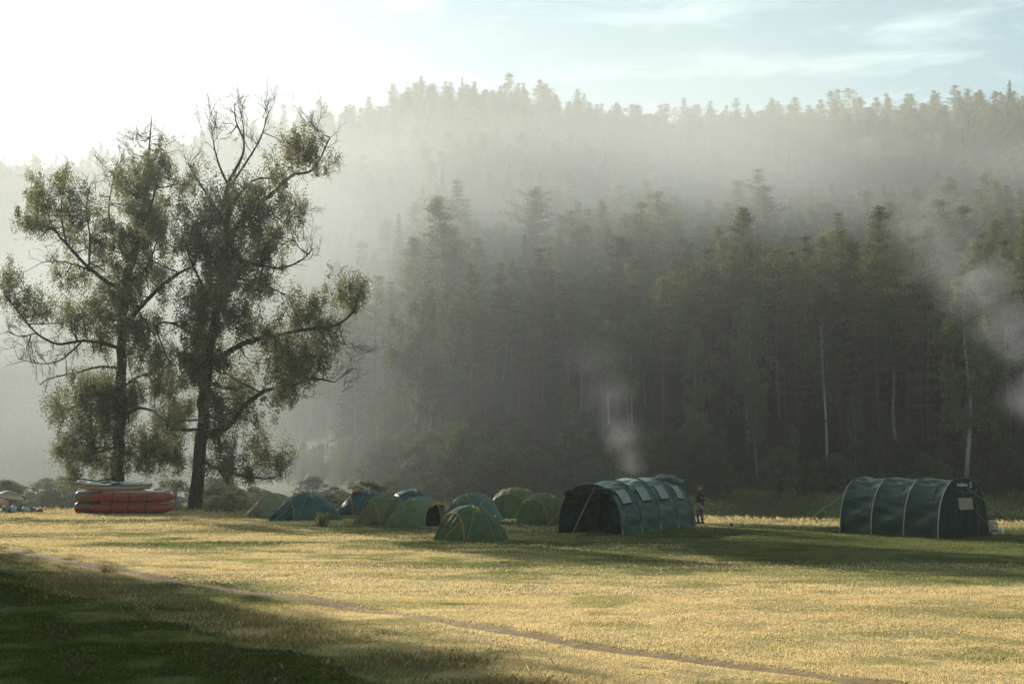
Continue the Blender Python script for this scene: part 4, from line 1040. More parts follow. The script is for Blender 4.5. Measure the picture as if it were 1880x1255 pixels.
# front: side curtains, head piece and rolled door
h0 = HA[0]; n = 36
def curtain(k0, k1, inner_y, fold):
    rows = []
    for i in range(9):
        u = i / 8; r = []
        for k in range(k0, k1 + 1):
            f = (k - k0) / (k1 - k0); e = h0[k]
            q = Vector((-.04 - .09 * math.sin(f * 11) * u * fold, e.y * (1 - u) + inner_y * u, e.z)); r.append(q)
        rows.append(r)
    return rows
m = MB(); m.grid(curtain(0, 11, .72, 1)); m.build('door_curtain', TUND, root)
m = MB(); m.grid(curtain(26, 36, -.98, 1.4)); m.build('door_curtain', TUND, root)
rows = []
for i in range(7):
    u = i / 6; rows.append([Vector((-.05 - .05 * math.sin(k * 1.1 + u * 3) * u, h0[k].y, h0[k].z * (1 - u) + (1.56 + .07 * math.sin(k * .9)) * u if h0[k].z > 1.56 else h0[k].z)) for k in range(9, 28)])
m = MB(); m.grid(rows); m.build('front_header', TUND, root)
m = MB(); m.tube([(-.16, 1.0 - 2.0 * i / 14, 1.62 + .10 * math.sin(i * 1.1) - .04 * abs(i - 7) / 7) for i in range(15)], [.09 + .05 * math.sin(i * 1.7 + 1) for i in range(15)], 9); m.build('rolled_door', TUND, root)
m = MB(); m.tube([(-.2, -.2, 1.62), (-.42, -.55, 1.78), (-.2, -1.0, 1.72), (.1, -1.05, 1.62)], [.07, .1, .11, .05], 8); m.build('rolled_door', TUND, root)
# groundsheet, door window seen inside, guy line
m = MB(); m.box((3.4, 0, .02), (6.8, 2.6, .03)); m.build('groundsheet', INNER, root, smooth=False)
m = MB(); m.tube([(-.05, -.25, 1.9), (-1.9, -.15, -.05)], .012, 4); m.build('guy_line', CORD, root)
m = MB(); m.tube([(0, 1.4, .9), (-.6, 1.9, -.03)], .008, 4); m.build('guy_line', CORD, root)
for b in range(1, 5):
    p = HA[b - 1][36] if b < 5 else HA[4][36]
    x = HPt[b - 1][0]
    m = MB(); m.tube([(x, -1.40 * HPt[b - 1][2] - .04, .46), (x, -1.52 * HPt[b - 1][2], -.03)], .02, 5); m.build('pole_foot', STEEL, root)
# heap of cloth thrown over the rear hoop
lump('tarpaulin', root.matrix_world @ Vector((0, 0, 0)) if False else Vector((fr.x, fr.y, gz(fr.x, fr.y))) + Matrix.Rotation(math.atan2(5.4, 3.25), 3, 'Z') @ Vector((7.0, -.05, 1.98)), (.75, .95, .30), TUN, 'bunched green tarpaulin lying over the rear end of the left tunnel tent', 'tarpaulin', seed=8, rough=.5)

# --- right tunnel tent
nl = Vector((at(1717, 54.2), 54.2, 0)); axd = Vector((-2.75, 4.15, 0)).normalized(); ang = math.atan2(axd.y, axd.x)
pd = Vector((-axd.y, axd.x, 0))            # local +y: towards the photo's left
WB = 2.9
c0 = nl - pd * (WB / 2)
root = empty('tunnel_tent', (c0.x, c0.y, gz(c0.x, c0.y)), ang, 'dark green tunnel tent with closed front door, at the right of the field', 'tent', 'large green tunnel tents')
HB = tunnel(root, [(0, 1, 1), (1.66, 1.0, 1), (3.32, 1.0, 1), (4.98, 1.0, 1)], WB, 2.27, .12, TUN, seed=9, wrk=.07)
for b in range(3):      # closed window blinds on the long flank
    m = MB(); m.grid(wall_quad(HB[b], HB[b + 1], 7.4, 11.2, .30, .72, .075, sag=.12)); m.build('window_blind', TUN, root)
# end walls
def endwall(hp, x, dx, nm):
    rows = []
    for i in range(13):
        u = i / 12; rows.append([Vector((x + dx * math.sin(u * PI / 2) * (.6 + .1 * math.sin(k * 1.3)) + .02 * math.sin(k * 2.3 + u * 6), p.y * (1 - u), p.z * (1 - u) + min(p.z, .0) * u + (p.z * .55) * u * (1 - u))) for k, p in enumerate(hp)])
    m = MB(); m.grid(rows); return m.build(nm, TUND, root)
def endwall2(hp, x, nm, bulge):
    rows = []
    for i in range(19):
        v = i / 18; r = []
        for k in range(25):
            y = -1 + 2 * k / 24
            zmax = None
            yy = y * WB / 2 * .995
            # height of the hoop at this y
            c = min(1, abs(yy) / (WB / 2)); cth = c ** (1 / .80); z_ = 2.27 * max(0, math.sqrt(max(0, 1 - cth * cth))) ** .88
            r.append(Vector((x - bulge * math.sin(v * PI) * (1 - y * y) * .6 + .022 * math.sin(y * 17 + v * 3) * math.sin(v * PI), yy, z_ * v * .998)))
        rows.append(r)
    m = MB(); m.grid(rows); return m.build(nm, TUND, root)
endwall2(HB[0], -.01, 'front_wall', .10); endwall2(HB[3], 4.99, 'rear_wall', -.10)
def yz_quad(x, pts): return [Vector((x, y, z)) for y, z in pts]
m = MB(); m.grid([[Vector((-.115 - .015 * math.sin(i * 1.1), .44 - .83 * j / 8 - .10 * i / 6, 1.52 - .44 * i / 6)) for j in range(9)] for i in range(7)]); m.build('front_window', BEIGEV, root)
for dx, ys in ((-.10, .62), (-.10, -.72)):
    m = MB(); m.tube([(dx, ys, .02), (dx - .03, ys * .97, .9), (dx, ys * .8, 1.75)], .012, 4); m.build('door_zip', POLE, root)
m = MB(); m.tube([(-.12, .62 - 1.3 * i / 10, 1.80 - .09 * math.sin(PI * i / 10) + .01 * math.sin(i * 2)) for i in range(11)], [.035 + .015 * math.sin(i * 2.1) for i in range(11)], 7); m.build('rolled_flap', TUN, root)
for b, (x) in enumerate((0, 1.66, 3.32, 4.98)):
    m = MB(); m.tube([Vector((x, *sup(PI * k / 36, WB / 2 + .035, 2.27 + .02, .80, .88))) for k in range(0, 14)], .017, 5); m.build('pole', STEEL, root)
def tentline(a, b_, r_=.012): mm = MB(); mm.tube([a, b_], r_, 4); mm.build('guy_line', CORD, root)
tentline((4.98, .75, 1.80), (6.9, 2.3, .0)); tentline((0, -.15, 1.95), (-1.75, -1.95, 0), .009); tentline((4.98, -1.0, 1.6), (6.0, -3.2, 0), .009); tentline((0, .5, 1.9), (-.25, -1.2, .45), .006)
# white lettering and emblem over the door
fc = bpy.data.curves.new('lettering', 'FONT'); fc.body = 'Indiana'; fc.size = .215; fc.extrude = .002; fc.align_x = 'CENTER'
fo_ = bpy.data.objects.new('tmp_text', fc); C.objects.link(fo_)
bpy.context.view_layer.update(); dg = bpy.context.evaluated_depsgraph_get()
me = bpy.data.meshes.new_from_object(fo_.evaluated_get(dg)); bpy.data.objects.remove(fo_); me.materials.clear(); me.materials.append(WHITE)
lo = link('lettering', me, root); lo.matrix_local = Matrix.Translation((-.075, .10, 1.965)) @ Matrix.Rotation(-PI / 2, 4, 'Z') @ Matrix.Rotation(PI / 2, 4, 'X')
m = MB(); q = [(.09, .14), (.0, .16), (-.07, .09), (.03, .0), (.06, -.07), (-.02, -.13), (-.08, -.10)]
m.tube([Vector((-.08, -.37 - a * .7, 2.0 + b_ * .75)) for a, b_ in q], .017, 5); m.build('emblem', WHITE, root)

# ------------------------------------------------------------------ rafts and kayaks
RED = solid('raft_red', (.34, .06, .042), (.40, .085, .055), rough=.38, bump=.08, scale=3)
REDO = solid('raft_orange', (.36, .115, .05), (.42, .15, .065), rough=.38, bump=.08, scale=3)
SEAM = solid('raft_seam', (.10, .025, .02), (.14, .04, .03), rough=.6)
GREYB = solid('raft_grey_band', (.16, .17, .17), (.22, .23, .22), rough=.5)
DECK = solid('raft_deck', (.42, .44, .43), (.58, .59, .57), rough=.6)
BLUE = cloth('kayak_blue', (.025, .10, .14), (.05, .15, .20), rough=.5, trans=0, wr=.5)
TAN = solid('kayak_tan', (.50, .28, .14), (.58, .35, .19), rough=.45, bump=.1, scale=3)
def hull(L, r, z, y0, blunt_left, x0, mats, root, name, banded=True, rise=.12):
    """an inflated tube with tapered tips; material 1 on the broad bands"""
    m = MB(); ns = 60; n = 18; V = []
    rows = []
    for i in range(ns + 1):
        u = i / ns
        e = 1.0
        if u < .04 + (.0 if blunt_left else .22):
            k = u / (.04 + (0 if blunt_left else .22)); e = math.sqrt(max(0, 1 - (1 - k) ** 2)) if blunt_left else (.10 + .90 * math.sin(k * PI / 2) ** .8)
        if u > .80: k = (1 - u) / .20; e = .10 + .90 * math.sin(k * PI / 2) ** .8
        e = max(e, .02)
        up = rise * (max(0, (u - .78) / .22) ** 2 + (0 if blunt_left else max(0, (.22 - u) / .22) ** 2))
        rows.append([Vector((x0 + L * u, y0 + math.cos(a) * r * e, z + up + math.sin(a) * r * e)) for a in [2 * PI * k / n for k in range(n)]])
    b = len(m.v); m.grid(rows, closed=True)
    if banded:
        for fi in range(len(m.f)):
            i, k = divmod(fi, n); a = (k + .5) / n
            if blunt_left and (i < 12) and (.02 < a < .48): m.m[fi] = 1
            if k in (2,): m.m[fi] = 1
            if i in (16, 28, 40): m.m[fi] = 2
    return m.build(name, mats + [SEAM], root)
D0 = 78.5; gx = at(137, D0); base = gz(at(230, D0), D0)
def raft(zc, x_shift, ya, label, red, x_end):
    r = empty('inflatable_raft', (at(232, D0) + x_shift, D0, base + zc), math.radians(ya), label, 'raft', 'inflatable boats stacked beside the poplars')
    hull(4.9, .315, .315, .62, True, -2.85, [red, GREYB], r, 'hull', rise=.03)
    hull(4.45, .30, .315, -.62, False, -1.62, [RED, GREYB], r, 'hull', rise=.06)
    m = MB()
    for i in range(5): m.tube([(-1.0 + .75 * i, .62, .60), (-1.0 + .75 * i, -.62, .60)], .03, 6)
    m.tube([(-1.0, .45, .63), (2.1, .45, .63)], .028, 6); m.tube([(-1.0, -.45, .63), (2.1, -.45, .63)], .028, 6); m.build('frame', STEEL, r)
    m = MB(); m.box((.6, 0, .655), (2.9, .8, .05)); m.build('deck', DECK, r, smooth=False)
    m = MB(); rr = random.Random(int(zc * 10))
    m.tube([(-.9 + 3.1 * i / 30, -.42 - .25 * abs(math.sin(i * .8)), .60 + .035 * abs(math.sin(i * .8))) for i in range(31)], .018, 5); m.build('lashing_rope', WHITE, r); r.scale = (1.06, 1, .97)
    return r
raft(0, 0, -4, 'red twin-hull inflatable raft lying on the grass, bottom of the stack', RED, 0)
raft(.60, .05, -3, 'orange and red twin-hull inflatable raft, second from the ground in the stack', REDO, 0)
def kayak(px0, px1, z, dy, label, yaw=0):
    Lk = (px1 - px0) / F * D0; r = empty('inflatable_kayak', (at((px0 + px1) / 2, D0), D0 + dy, base + z), math.radians(yaw), label, 'kayak', 'inflatable boats stacked beside the poplars')
    ns = 40; n = 16
    def rows_(k0, k1, ins=1.0, dz=0):
        out = []
        for i in range(ns + 1):
            u = i / ns; e = max(.05, math.sin(PI * min(.97, max(.03, u))) ** .45); up = .16 * abs(2 * u - 1) ** 4
            out.append([Vector((-Lk / 2 + Lk * u, math.cos(a) * .42 * e * ins, .2 + up + dz + math.sin(a) * .20 * (e ** .6) * ins)) for a in [2 * PI * k / n for k in range(k0, k1 + 1)]])
        return out
    m = MB(); m.grid(rows_(7, 17)); m.build('hull', TAN, r)
    m = MB(); m.grid(rows_(1, 7, 1.012, .004)); m.build('deck', BLUE, r)
    m = MB(); m.tube([(-Lk * .42 + Lk * .84 * i / 24, -.20 * math.sin(PI * i / 24) ** .4, .405 + .03 * abs(math.sin(i * .9)) + .07 * abs(i / 12 - 1) ** 3) for i in range(25)], [.014 + .016 * abs(math.sin(i * 1.3)) for i in range(25)], 6); m.build('rim', WHITE, r)
    m = MB(); m.box((0, 0, .44), (.5, .5, .1)); m.build('seat', BLUE, r)
    return r
kayak(126, 258, 1.27, .85, 'blue-decked tan kayak on the stack, the farther one poking out left', -2)
kayak(156, 284, 1.22, -.15, 'blue-decked tan kayak on top of the stack, the nearer one', -2)
lump('red_bag', Vector((at(271, D0), D0 - .1, base + 1.42)), (.28, .2, .12), RED, 'small red bag wedged under the right end of the kayaks', 'bag', seed=5)

# ------------------------------------------------------------------ beach umbrella and the gear by it
CAN = cloth('umbrella_cloth', (.60, .56, .50), (.72, .68, .62), trans=.5, wr=.2)
CAN2 = cloth('umbrella_band', (.42, .40, .36), (.5, .47, .43), trans=.4, wr=.2)
u0 = G(10, 948); D_ = u0.y; topz = W(8, 899, D_).z - u0.z
root = empty('beach_umbrella', u0, 0, 'pale tilted beach umbrella stuck in the grass at the left edge', 'umbrella')
tl = Matrix.Rotation(math.radians(9), 4, 'Y')
def tp(v): return tl @ Vector(v)
m = MB(); m.tube([tp((0, 0, -.1)), tp((0, 0, topz))], .014, 6); m.build('pole', STEEL, root)
rows = []; Rr_ = .80
for i in range(7):
    u = i / 6; rows.append([tp((math.cos(2 * PI * k / 24) * Rr_ * u * (1 - .05 * abs(math.sin(k * PI / 3))), math.sin(2 * PI * k / 24) * Rr_ * u * (1 - .05 * abs(math.sin(k * PI / 3))), topz - .38 * u ** 1.5)) for k in range(24)])
m = MB(); m.grid(rows[:5], closed=True); m.build('canopy', CAN2, root)
m = MB(); m.grid([r for r in rows[4:]], closed=True); m.build('canopy_border', CAN, root)
for k in range(8):
    m = MB(); m.tube([tp((0, 0, topz - .03)), tp((math.cos(k * PI / 4) * .77, math.sin(k * PI / 4) * .77, topz - .38))], .006, 3); m.build('rib', STEEL, root)
pal = {'white': solid('bag_white', (.55, .55, .53), (.7, .7, .68)), 'grey': solid('bag_grey', (.14, .15, .17), (.22, .23, .25)), 'brown': solid('bag_brown', (.16, .09, .06), (.24, .14, .09)), 'cyan': solid('bag_cyan', (.22, .38, .42), (.32, .5, .53)), 'lilac': solid('bag_lilac', (.30, .28, .36), (.4, .38, .46)), 'pink': cloth('towel_pink', (.6, .42, .38), (.7, .55, .5), trans=.3)}
# folding chair with a towel over its curved back
g = G(10, 938); g.y = min(g.y, 82)
g = Vector((at(11, 80), 80, gz(at(11, 80), 80)))
root = empty('camping_chair', g, math.radians(20), 'low camping chair with pink white towel over its round back', 'chair')
m = MB(); m.grid([[Vector((math.cos(a) * .33 * (1 - .1 * j), .18 + .06 * j, .36 + math.sin(a) * .42 - .30 * j / 3)) for a in [PI * k / 12 for k in range(13)]] for j in range(4)]); m.build('backrest', pal['pink'], root, solid=.02)
m = MB(); m.box((0, -.05, .30), (.52, .46, .04)); m.build('seat', pal['grey'], root)
for sx_ in (-1, 1):
    for sy_ in (-1, 1):
        m = MB(); m.tube([(sx_ * .25, sy_ * .22, .3), (sx_ * .28, sy_ * .26, -.03)], .014, 5); m.build('leg', STEEL, root)
gear = [(-3, 'brown', .22, .2, 'brown bag cut by the left edge of the photo'), (16, 'cyan', .2, .34, 'pale cyan box-shaped bag standing beside the umbrella pole'), (23, 'grey', .22, .22, 'grey bag next to the cyan one'), (31, 'white', .2, .26, 'white crumpled sack, higher than its neighbours in the row of gear'), (40, 'grey', .3, .2, 'dark grey bundle in the middle of the row of gear'),
        (46, 'lilac', .24, .16, 'lilac bundle in front of the row of gear'), (53, 'white', .28, .2, 'white bundle right of the lilac one'), (62, 'brown', .24, .18, 'brown bundle second from the right end of the row of gear'), (71, 'white', .22, .2, 'white and grey sack near the right end of the row of gear'), (78, 'brown', .2, .15, 'small brown bag at the right end of the row of gear')]
for i, (px, c_, rx, rz_, lab) in enumerate(gear):
    D_ = 80.5 + .2 * (i % 3); x = at(px, D_)
    lump('camping_bag', Vector((x, D_, gz(x, D_) + rz_ * .5)), (rx, .22, rz_), pal[c_], lab, 'bag', 'row of camping gear at the left', seed=20 + i, rough=.4)

# ------------------------------------------------------------------ person in camouflage behind the left tunnel tent
cm = bpy.data.materials.new('camouflage'); t = nt(cm); L = t.links.new
tcx = N(t, 'ShaderNodeTexCoord'); v = N(t, 'ShaderNodeTexNoise'); v.inputs['Scale'].default_value = 7; v.inputs['Detail'].default_value = 2; L(tcx.outputs['Object'], v.inputs['Vector'])
cr_ = t.nodes.new('ShaderNodeValToRGB'); cr_.color_ramp.interpolation = 'CONSTANT'; e = cr_.color_ramp.elements
for _ in range(2): e.new(.5)
for i_, (p_, c_) in enumerate([(0, (.02, .022, .02)), (.46, (.07, .06, .035)), (.54, (.30, .19, .14)), (.62, (.42, .36, .30))]): e[i_].position = p_; e[i_].color = (*c_, 1)
L(v.outputs[0], cr_.inputs[0]); d = N(t, 'ShaderNodeBsdfPrincipled'); d.inputs['Roughness'].default_value = .9; L(cr_.outputs[0], d.inputs['Base Color']); o = N(t, 'ShaderNodeOutputMaterial'); L(d.outputs[0], o.inputs[0])
SKIN = solid('skin', (.42, .22, .15), (.5, .28, .19), rough=.6); HAIR = solid('cap_brown', (.20, .08, .04), (.28, .12, .06)); BOOT = solid('boots', (.015, .015, .015), (.03, .03, .03))
def skin_fig(name, joints, edges, mats, parent, sub=2):
    me = bpy.data.meshes.new(name); me.from_pydata([j[:3] for j in joints], edges, []); me.materials.append(mats)
    o = link(name, me, parent); bpy.context.view_layer.objects.active = o; o.select_set(True)
    o.modifiers.new('skin', 'SKIN'); sb = o.modifiers.new('sub', 'SUBSURF'); sb.levels = sub; sb.render_levels = sub
    if not me.skin_vertices: bpy.ops.mesh.customdata_skin_add()
    for i_, j in enumerate(joints): me.skin_vertices[0].data[i_].radius = (j[3], j[4] if len(j) > 4 else j[3]); me.skin_vertices[0].data[i_].use_root = (i_ == 0)
    bpy.context.view_layer.update(); dg = bpy.context.evaluated_depsgraph_get()
    me2 = bpy.data.meshes.new_from_object(o.evaluated_get(dg)); o.modifiers.clear(); o.data = me2; o.select_set(False)
    me2.polygons.foreach_set('use_smooth', [True] * len(me2.polygons)); return o
px_, py_ = at(1283, 66), 66
root = empty('person', (px_, py_, gz(px_, py_)), math.radians(-60), 'person in camouflage clothes and brown cap standing beside the left tunnel tent', 'person')
J = [(0, 0, .95, .15, .12), (0, 0, 1.12, .14, .11), (0, .01, 1.32, .17, .12), (0, 0, 1.45, .09, .08), (0, .01, 1.53, .06),            # pelvis..neck
     (.19, 0, 1.41, .065), (.26, .02, 1.15, .05), (.22, -.14, .98, .04),      # left arm, forearm forward
     (-.19, 0, 1.41, .065), (-.25, .05, 1.14, .05), (-.24, -.02, .90, .04),
     (.10, 0, .88, .095), (.11, -.02, .50, .065), (.12, .03, .12, .05), (-.10, 0, .88, .095), (-.12, -.04, .50, .065), (-.12, .01, .12, .05)]
E_ = [(0, 1), (1, 2), (2, 3), (3, 4), (2, 5), (5, 6), (6, 7), (2, 8), (8, 9), (9, 10), (0, 11), (11, 12), (12, 13), (0, 14), (14, 15), (15, 16)]
skin_fig('body', J, E_, cm, root)
skin_fig('head', [(0, .0, 1.60, .075, .085), (0, 0, 1.53, .05), (0, -.012, 1.66, .085, .095), (0, -.005, 1.71, .075, .085), (0, -.10, 1.63, .018), (0, -.09, 1.585, .022), (.085, .01, 1.645, .014), (-.085, .01, 1.645, .014)], [(0, 1), (0, 2), (2, 3), (2, 4), (0, 5), (2, 6), (2, 7)], SKIN, root, 1)
m = MB(); rows = [[Vector((math.cos(a) * .105 * math.cos(f), math.sin(a) * .115 * math.cos(f), 1.69 + .09 * math.sin(f))) for a in [2 * PI * k / 14 for k in range(14)]] for f in (0, .4, .8, 1.2, 1.5)]; m.grid(rows, closed=True)
m.add([(-.07, -.10, 1.70), (.07, -.10, 1.70), (.06, -.19, 1.685), (-.06, -.19, 1.685), (-.07, -.10, 1.688), (.07, -.10, 1.688), (.06, -.19, 1.678), (-.06, -.19, 1.678)], [(0, 1, 2, 3), (7, 6, 5, 4), (0, 3, 7, 4), (1, 5, 6, 2), (3, 2, 6, 7)]); m.build('cap', HAIR, root)
for sx_, hx, hy, hz_ in ((1, .215, -.18, .95), (-1, -.24, -.035, .83)):
    js = [(hx, hy + .04, hz_ + .05, .022), (hx, hy, hz_, .034, .018)]; es = [(0, 1)]
    for q in range(4):
        a = (q - 1.5) * .018; l_ = (.036, .042, .040, .032)[q]; b_ = len(js)
        js += [(hx + a, hy - .015, hz_ - .045, .009), (hx + a * 1.1, hy - .03, hz_ - .045 - l_, .008), (hx + a * 1.1, hy - .028, hz_ - .045 - l_ * 1.6, .007)]; es += [(1, b_), (b_, b_ + 1), (b_ + 1, b_ + 2)]
    b_ = len(js); js += [(hx - sx_ * .035, hy - .02, hz_ - .01, .010), (hx - sx_ * .045, hy - .04, hz_ - .045, .008)]; es += [(1, b_), (b_, b_ + 1)]
    skin_fig('hand', js, es, SKIN, root, 1)
for sx_ in (-1, 1):
    m = MB(); m.grid([[Vector((sx_ * .12 + math.cos(a) * .052 * s1, y_ + 0, .02 + h_ + math.sin(a) * h_)) for a in [2 * PI * k / 10 for k in range(10)]] for (y_, h_, s1) in ((.10, .02, .5), (.08, .055, .9), (.0, .06, 1), (-.1, .035, 1), (-.17, .03, .8), (-.19, .012, .4))], closed=True); m.build('boot', BOOT, root)

root.scale = (1.22, 1.22, 1.0)
# ------------------------------------------------------------------ small things on the field
KR = solid('kraft_paper', (.50, .33, .23), (.62, .44, .32), rough=.8, scale=5)
g = G(1823, 981); root = empty('paper_sack', g, math.radians(15), 'tall brown paper sack with rolled top standing at the right tunnel tent door', 'sack')
rr = random.Random(2)
rows = [[Vector((x_ * (1 + rr.uniform(-.06, .06)), y_ * (1 + rr.uniform(-.1, .1)), z_ + rr.uniform(-.015, .015))) for x_, y_ in [(-.17 * s_, -.11), (0, -.13), (.17 * s_, -.11), (.19 * s_, 0), (.17 * s_, .11), (0, .12), (-.17 * s_, .11), (-.19 * s_, 0)]] for z_, s_ in ((0, 1), (.12, 1.04), (.25, 1.0), (.38, .98), (.46, .95))]
m = MB(); m.grid(rows, closed=True); m.build('sack_body', KR, root)
m = MB(); m.tube([(-.19, 0, .47), (-.07, .01, .50), (.06, -.01, .49), (.19, 0, .48)], [.05, .06, .055, .045], 8); m.build('rolled_top', KR, root)
m = MB(); m.grid([[Vector((math.cos(a) * .19, -.14 + .0 * a, .1 + math.sin(a) * .1)) for a in [PI * k / 8 for k in range(9)]], [Vector((math.cos(a) * .15, -.15, .1 + math.sin(a) * .04)) for a in [PI * k / 8 for k in range(9)]]]); m.build('dark_print', BOOT, root)
lump('dark_pouch', G(1813, 983) + Vector((0, 0, .05)), (.17, .13, .1), BOOT, 'small dark pouch lying against the paper sack', 'pouch', seed=6)
g = G(1840, 982); root = empty('white_canister', g, 0, 'small white canister with handle standing right of the paper sack', 'canister')
m = MB(); m.grid([[Vector((math.cos(a) * r_, math.sin(a) * r_, z_)) for a in [2 * PI * k / 16 for k in range(16)]] for z_, r_ in ((.03, .0), (.03, .075), (.2, .078), (.24, .07), (.27, .035), (.29, .03), (.29, 0))], closed=True); m.build('canister_body', solid('enamel_white', (.7, .7, .66), (.8, .8, .76), rough=.35, bump=.02), root)
m = MB(); m.grid([[Vector((math.cos(a) * r_, math.sin(a) * r_, z_)) for a in [2 * PI * k / 16 for k in range(16)]] for z_, r_ in ((-.02, .0), (-.02, .078), (.028, .078), (.028, 0))], closed=True); m.build('foot_ring', BOOT, root)
m = MB(); m.tube([(math.cos(a) * .06, 0, .24 + math.sin(a) * .08) for a in [PI * k / 8 for k in range(9)]], .006, 5); m.build('handle', STEEL, root)
lump('white_bag', G(1517, 958) + Vector((0, 0, .06)), (.17, .12, .09), pal['white'], 'crumpled white plastic bag lying left of the right tunnel tent', 'bag', seed=31, rough=.5)
WOOD = solid('dry_wood', (.25, .16, .10), (.36, .25, .16), scale=20)
def sticks(px, py, n, label, ln=.5, mat=WOOD, cat='brushwood', name='brushwood_pile', up=.5):
    g = G(px, py); rr = random.Random(px); m = MB()
    for i in range(n):
        a = rr.random() * 6.3; b = Vector((rr.gauss(0, .22), rr.gauss(0, .15), rr.uniform(0, .1))); d = Vector((math.cos(a), math.sin(a) * .6, rr.uniform(0, up))) * ln * rr.uniform(.4, 1)
        m.tube([g + b, g + b + d * .5 + Vector((0, 0, .04)), g + b + d], [.012, .009, .004], 4)
    return tag(m.build(name, mat), label, cat)
sticks(1540, 957, 60, 'pile of dry brushwood at the left foot of the right tunnel tent', .7, up=1.2)
sticks(1428, 959, 16, 'small heap of dark twigs on the sunlit grass between the tunnel tents', .35, up=.3)
def mole(px, py, r_, lab):
    lump('earth_clod', G(px, py) + Vector((0, 0, r_ * .6)), (r_ * .8, r_ * .8, r_), solid('clod', (.05, .03, .02), (.09, .06, .04)), lab, 'clod', seed=px, rough=.6)
mole(1343, 967, .10, 'dark upright clod of earth on the sunlit strip right of the person'); mole(1459, 973, .09, 'dark clod of earth in the shaded grass left of the right tunnel tent')
STONE = solid('pale_stone', (.26, .24, .21), (.38, .36, .33), rough=.9)
rr = random.Random(12)
for i in range(26):
    px = rr.choice([rr.uniform(1490, 1600), rr.uniform(1400, 1560), rr.uniform(1820, 1900), rr.uniform(1850, 1905)]); D_ = rr.uniform(84, 90); x = at(px, D_)
    lump('river_stone', Vector((x, D_, gz(x, D_) + .05)), (rr.uniform(.15, .45), .2, rr.uniform(.08, .16)), STONE, 'pale flat stone in the dark grass behind the tunnel tents', 'stone', 'river stones behind the tunnel tents', seed=i, n=10)
# dry weed by the teal tent, dark tufts in the foreground
def weed(px, py, n, h0, h1, rx, label, tints, wd=.02, lean=.45, name='weed_tuft', cat='weed', group=None):
    g = G(px, py); x = g.x + RNG.normal(0, rx, n); y = g.y + RNG.normal(0, rx * .7, n)
    v_, t_ = blades(x, y, h0 + (h1 - h0) * RNG.random(n), np.full(n, wd), RNG.choice(tints, n), lean)
    k = len(v_) // 4; i4 = np.arange(k) * 4
    return tag(link(name, nmesh(name, v_, np.concatenate([np.stack([i4, i4 + 1, i4 + 2], 1), np.stack([i4, i4 + 2, i4 + 3], 1)]), gr, attrs={'tint': t_})), label, cat, group)
weed(592, 967, 130, .2, .8, .11, 'tall dry weed tuft standing in front of the dark teal dome tent', [.35, .5, .7, .85, .6], .016, .6)
weed(848, 1213, 200, .05, .17, .13, 'brown dry tuft in the foreground, left of its dark green neighbour', [1, .97, .7, .3], .008)
weed(880, 1215, 170, .04, .10, .14, 'dark green low tuft in the foreground grass, right of the brown dry tuft', [.85, .9, .6, .97, .5, .2], .008)
weed(1830, 1213, 330, .04, .10, .30, 'dark green spreading tuft in the foreground at the right edge', [.85, .9, .6, .45, .3], .008)
weed(855, 1254, 140, .03, .08, .16, 'dark green tuft at the very bottom of the photo', [.85, .7, .5], .008)
weed(195, 1050, 120, .08, .3, .1, 'thin dry tuft beside the dirt track at the left', [.1, .3, .97])
sticks(262, 1148, 6, 'dark bare stick standing in the shaded rank grass at the lower left', .5, cat='stick', name='bare_stick', up=1.5)

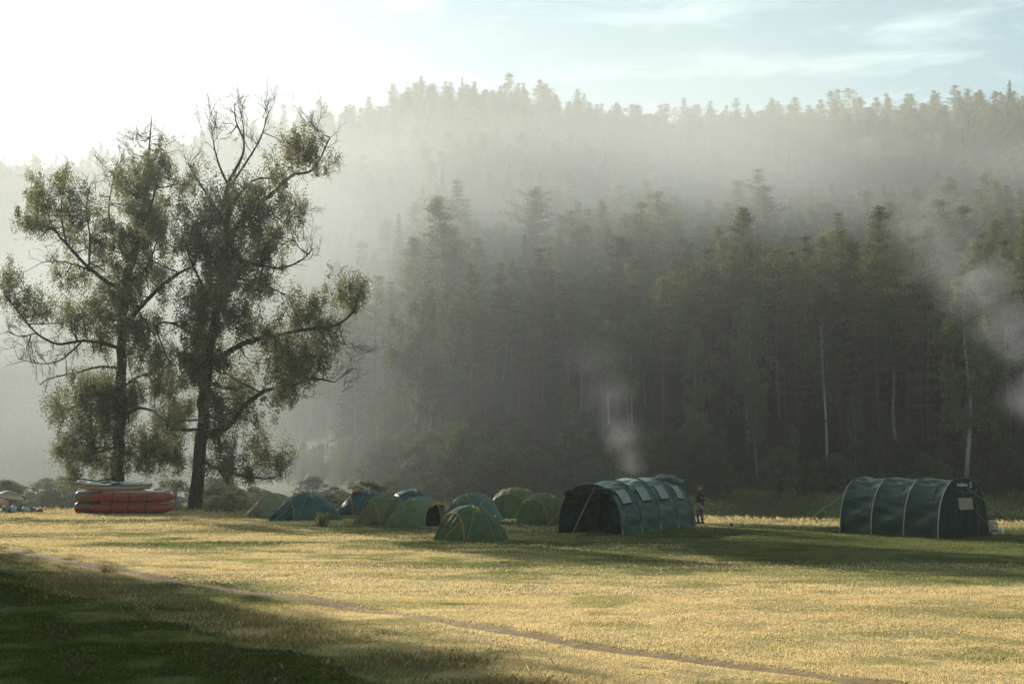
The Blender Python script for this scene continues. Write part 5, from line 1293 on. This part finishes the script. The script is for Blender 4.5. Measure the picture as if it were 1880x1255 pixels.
# ------------------------------------------------------------------ smoke from two fires
def smoke(name, label, path, radii, dens, ns, seed, g=.35, lo=.48, hi=.72, col=(.90, .93, .97), thin=None):
    m = MB(); n = 14; rr = random.Random(seed)
    P_ = catmull([(*p, r) for p, r in zip(path, radii)], 4)
    pts = [Vector(p[:3]) for p in P_]; rad = [max(.1, p[3]) for p in P_]
    m.tube(pts, rad, n); o = m.build(name, None or [], None) if False else None
    mt = bpy.data.materials.new(name + '_vapour'); t = nt(mt); L = t.links.new
    tc_ = N(t, 'ShaderNodeTexCoord'); nn = N(t, 'ShaderNodeTexNoise'); nn.inputs['Scale'].default_value = ns; nn.inputs['Detail'].default_value = 5; nn.inputs['Roughness'].default_value = .6; nn.inputs['Distortion'].default_value = 1.2
    L(tc_.outputs['Object'], nn.inputs['Vector'])
    # fade towards the skin: distance to the plume's axis, from overlapping soft spheres along it
    last = None
    for p, r in list(zip(pts, rad))[::4]:
        sb = N(t, 'ShaderNodeVectorMath'); sb.operation = 'DISTANCE'; sb.inputs[1].default_value = p; L(tc_.outputs['Object'], sb.inputs[0])
        mr = N(t, 'ShaderNodeMapRange'); mr.interpolation_type = 'SMOOTHERSTEP'; mr.inputs['From Min'].default_value = r * .95; mr.inputs['From Max'].default_value = 0; mr.inputs['To Min'].default_value = 0
        i_ = pts.index(p) / max(1, len(pts) - 1); mr.inputs['To Max'].default_value = (thin(i_) if thin else 1)
        L(sb.outputs['Value'], mr.inputs['Value'])
        if last is None: last = mr.outputs[0]
        else:
            mx_ = N(t, 'ShaderNodeMath'); mx_.operation = 'MAXIMUM'; L(last, mx_.inputs[0]); L(mr.outputs[0], mx_.inputs[1]); last = mx_.outputs[0]
    r2 = N(t, 'ShaderNodeMapRange'); r2.inputs['From Min'].default_value = lo; r2.inputs['From Max'].default_value = hi; r2.inputs['To Max'].default_value = dens; L(nn.outputs[0], r2.inputs['Value'])
    mu = N(t, 'ShaderNodeMath'); mu.operation = 'MULTIPLY'; L(last, mu.inputs[0]); L(r2.outputs[0], mu.inputs[1])
    v_ = N(t, 'ShaderNodeVolumePrincipled'); v_.inputs['Color'].default_value = (*col, 1); v_.inputs['Anisotropy'].default_value = g; L(mu.outputs[0], v_.inputs['Density'])
    o_ = N(t, 'ShaderNodeOutputMaterial'); L(v_.outputs[0], o_.inputs['Volume'])
    m2 = MB(); m2.tube(pts, rad, n); ob = m2.build(name, mt); return tag(ob, label, 'smoke', kind='stuff')
if SMOKE:
    D_ = 70
    smoke('smoke', 'thin grey campfire smoke rising behind the left tunnel tent', [W(1178, 895, D_), W(1160, 850, D_), W(1140, 800, D_ + 2), W(1120, 735, D_ + 4), W(1090, 640, D_ + 6)], [.7, 1.2, 1.7, 2.2, 2.6], .26, .6, 1, lo=.28, hi=.85, thin=lambda u: 1.0 - .8 * u)
    D_ = 88
    smoke('smoke', 'large drifting pale smoke plume in front of the birch at the right edge', [W(1935, 860, D_), W(1895, 730, D_), W(1850, 610, D_), W(1790, 520, D_), W(1730, 450, D_ + 2), W(1690, 380, D_ + 3)], [1.6, 2.8, 3.6, 4.0, 4.2, 4.0], .24, .33, 2, lo=.37, hi=.75, thin=lambda u: 1.0 - .7 * u)
# ------------------------------------------------------------------ the trees just outside the frame on the left, whose shade lies over the near grass
for i, (x, y, H, v) in enumerate([(-25.2, 52, 17, 0), (-23.2, 44.5, 14, 1), (-28.5, 57, 19, 2), (-31.5, 63, 21, 3), (-30, 50, 19, 0), (-27.5, 43, 16, 1), (-35, 68, 23, 2), (-34.5, 57, 20, 3), (-24, 36, 13, 0), (-33, 45, 18, 1), (-38, 63, 22, 2), (-30, 37, 16, 3), (-40, 73, 24, 0), (-39, 52, 20, 1), (-26.5, 47.5, 17, 3), (-26.8, 54, 18.5, 1), (-30, 60, 20.5, 0), (-33, 66, 22, 2), (-29, 53, 19, 3), (-26, 51, 17.5, 0), (-24.2, 47, 16, 2), (-22, 42.5, 15, 3), (-29.5, 59, 20, 1), (-32.2, 64.5, 22, 3), (-36, 72, 24, 1), (-26, 40, 16, 0)]):
    plant('leafy_tree', v + 1, x - 7.4, y + 4.6, H * 1.5, 'leafy tree outside the left edge of the photo', 'leafy tree', 'trees outside the left edge', sx=.9)
    plant('leafy_tree', v, x - 4.2, y, H * 1.4, 'leafy tree outside the left edge of the photo', 'leafy tree', 'trees outside the left edge', sx=.9)
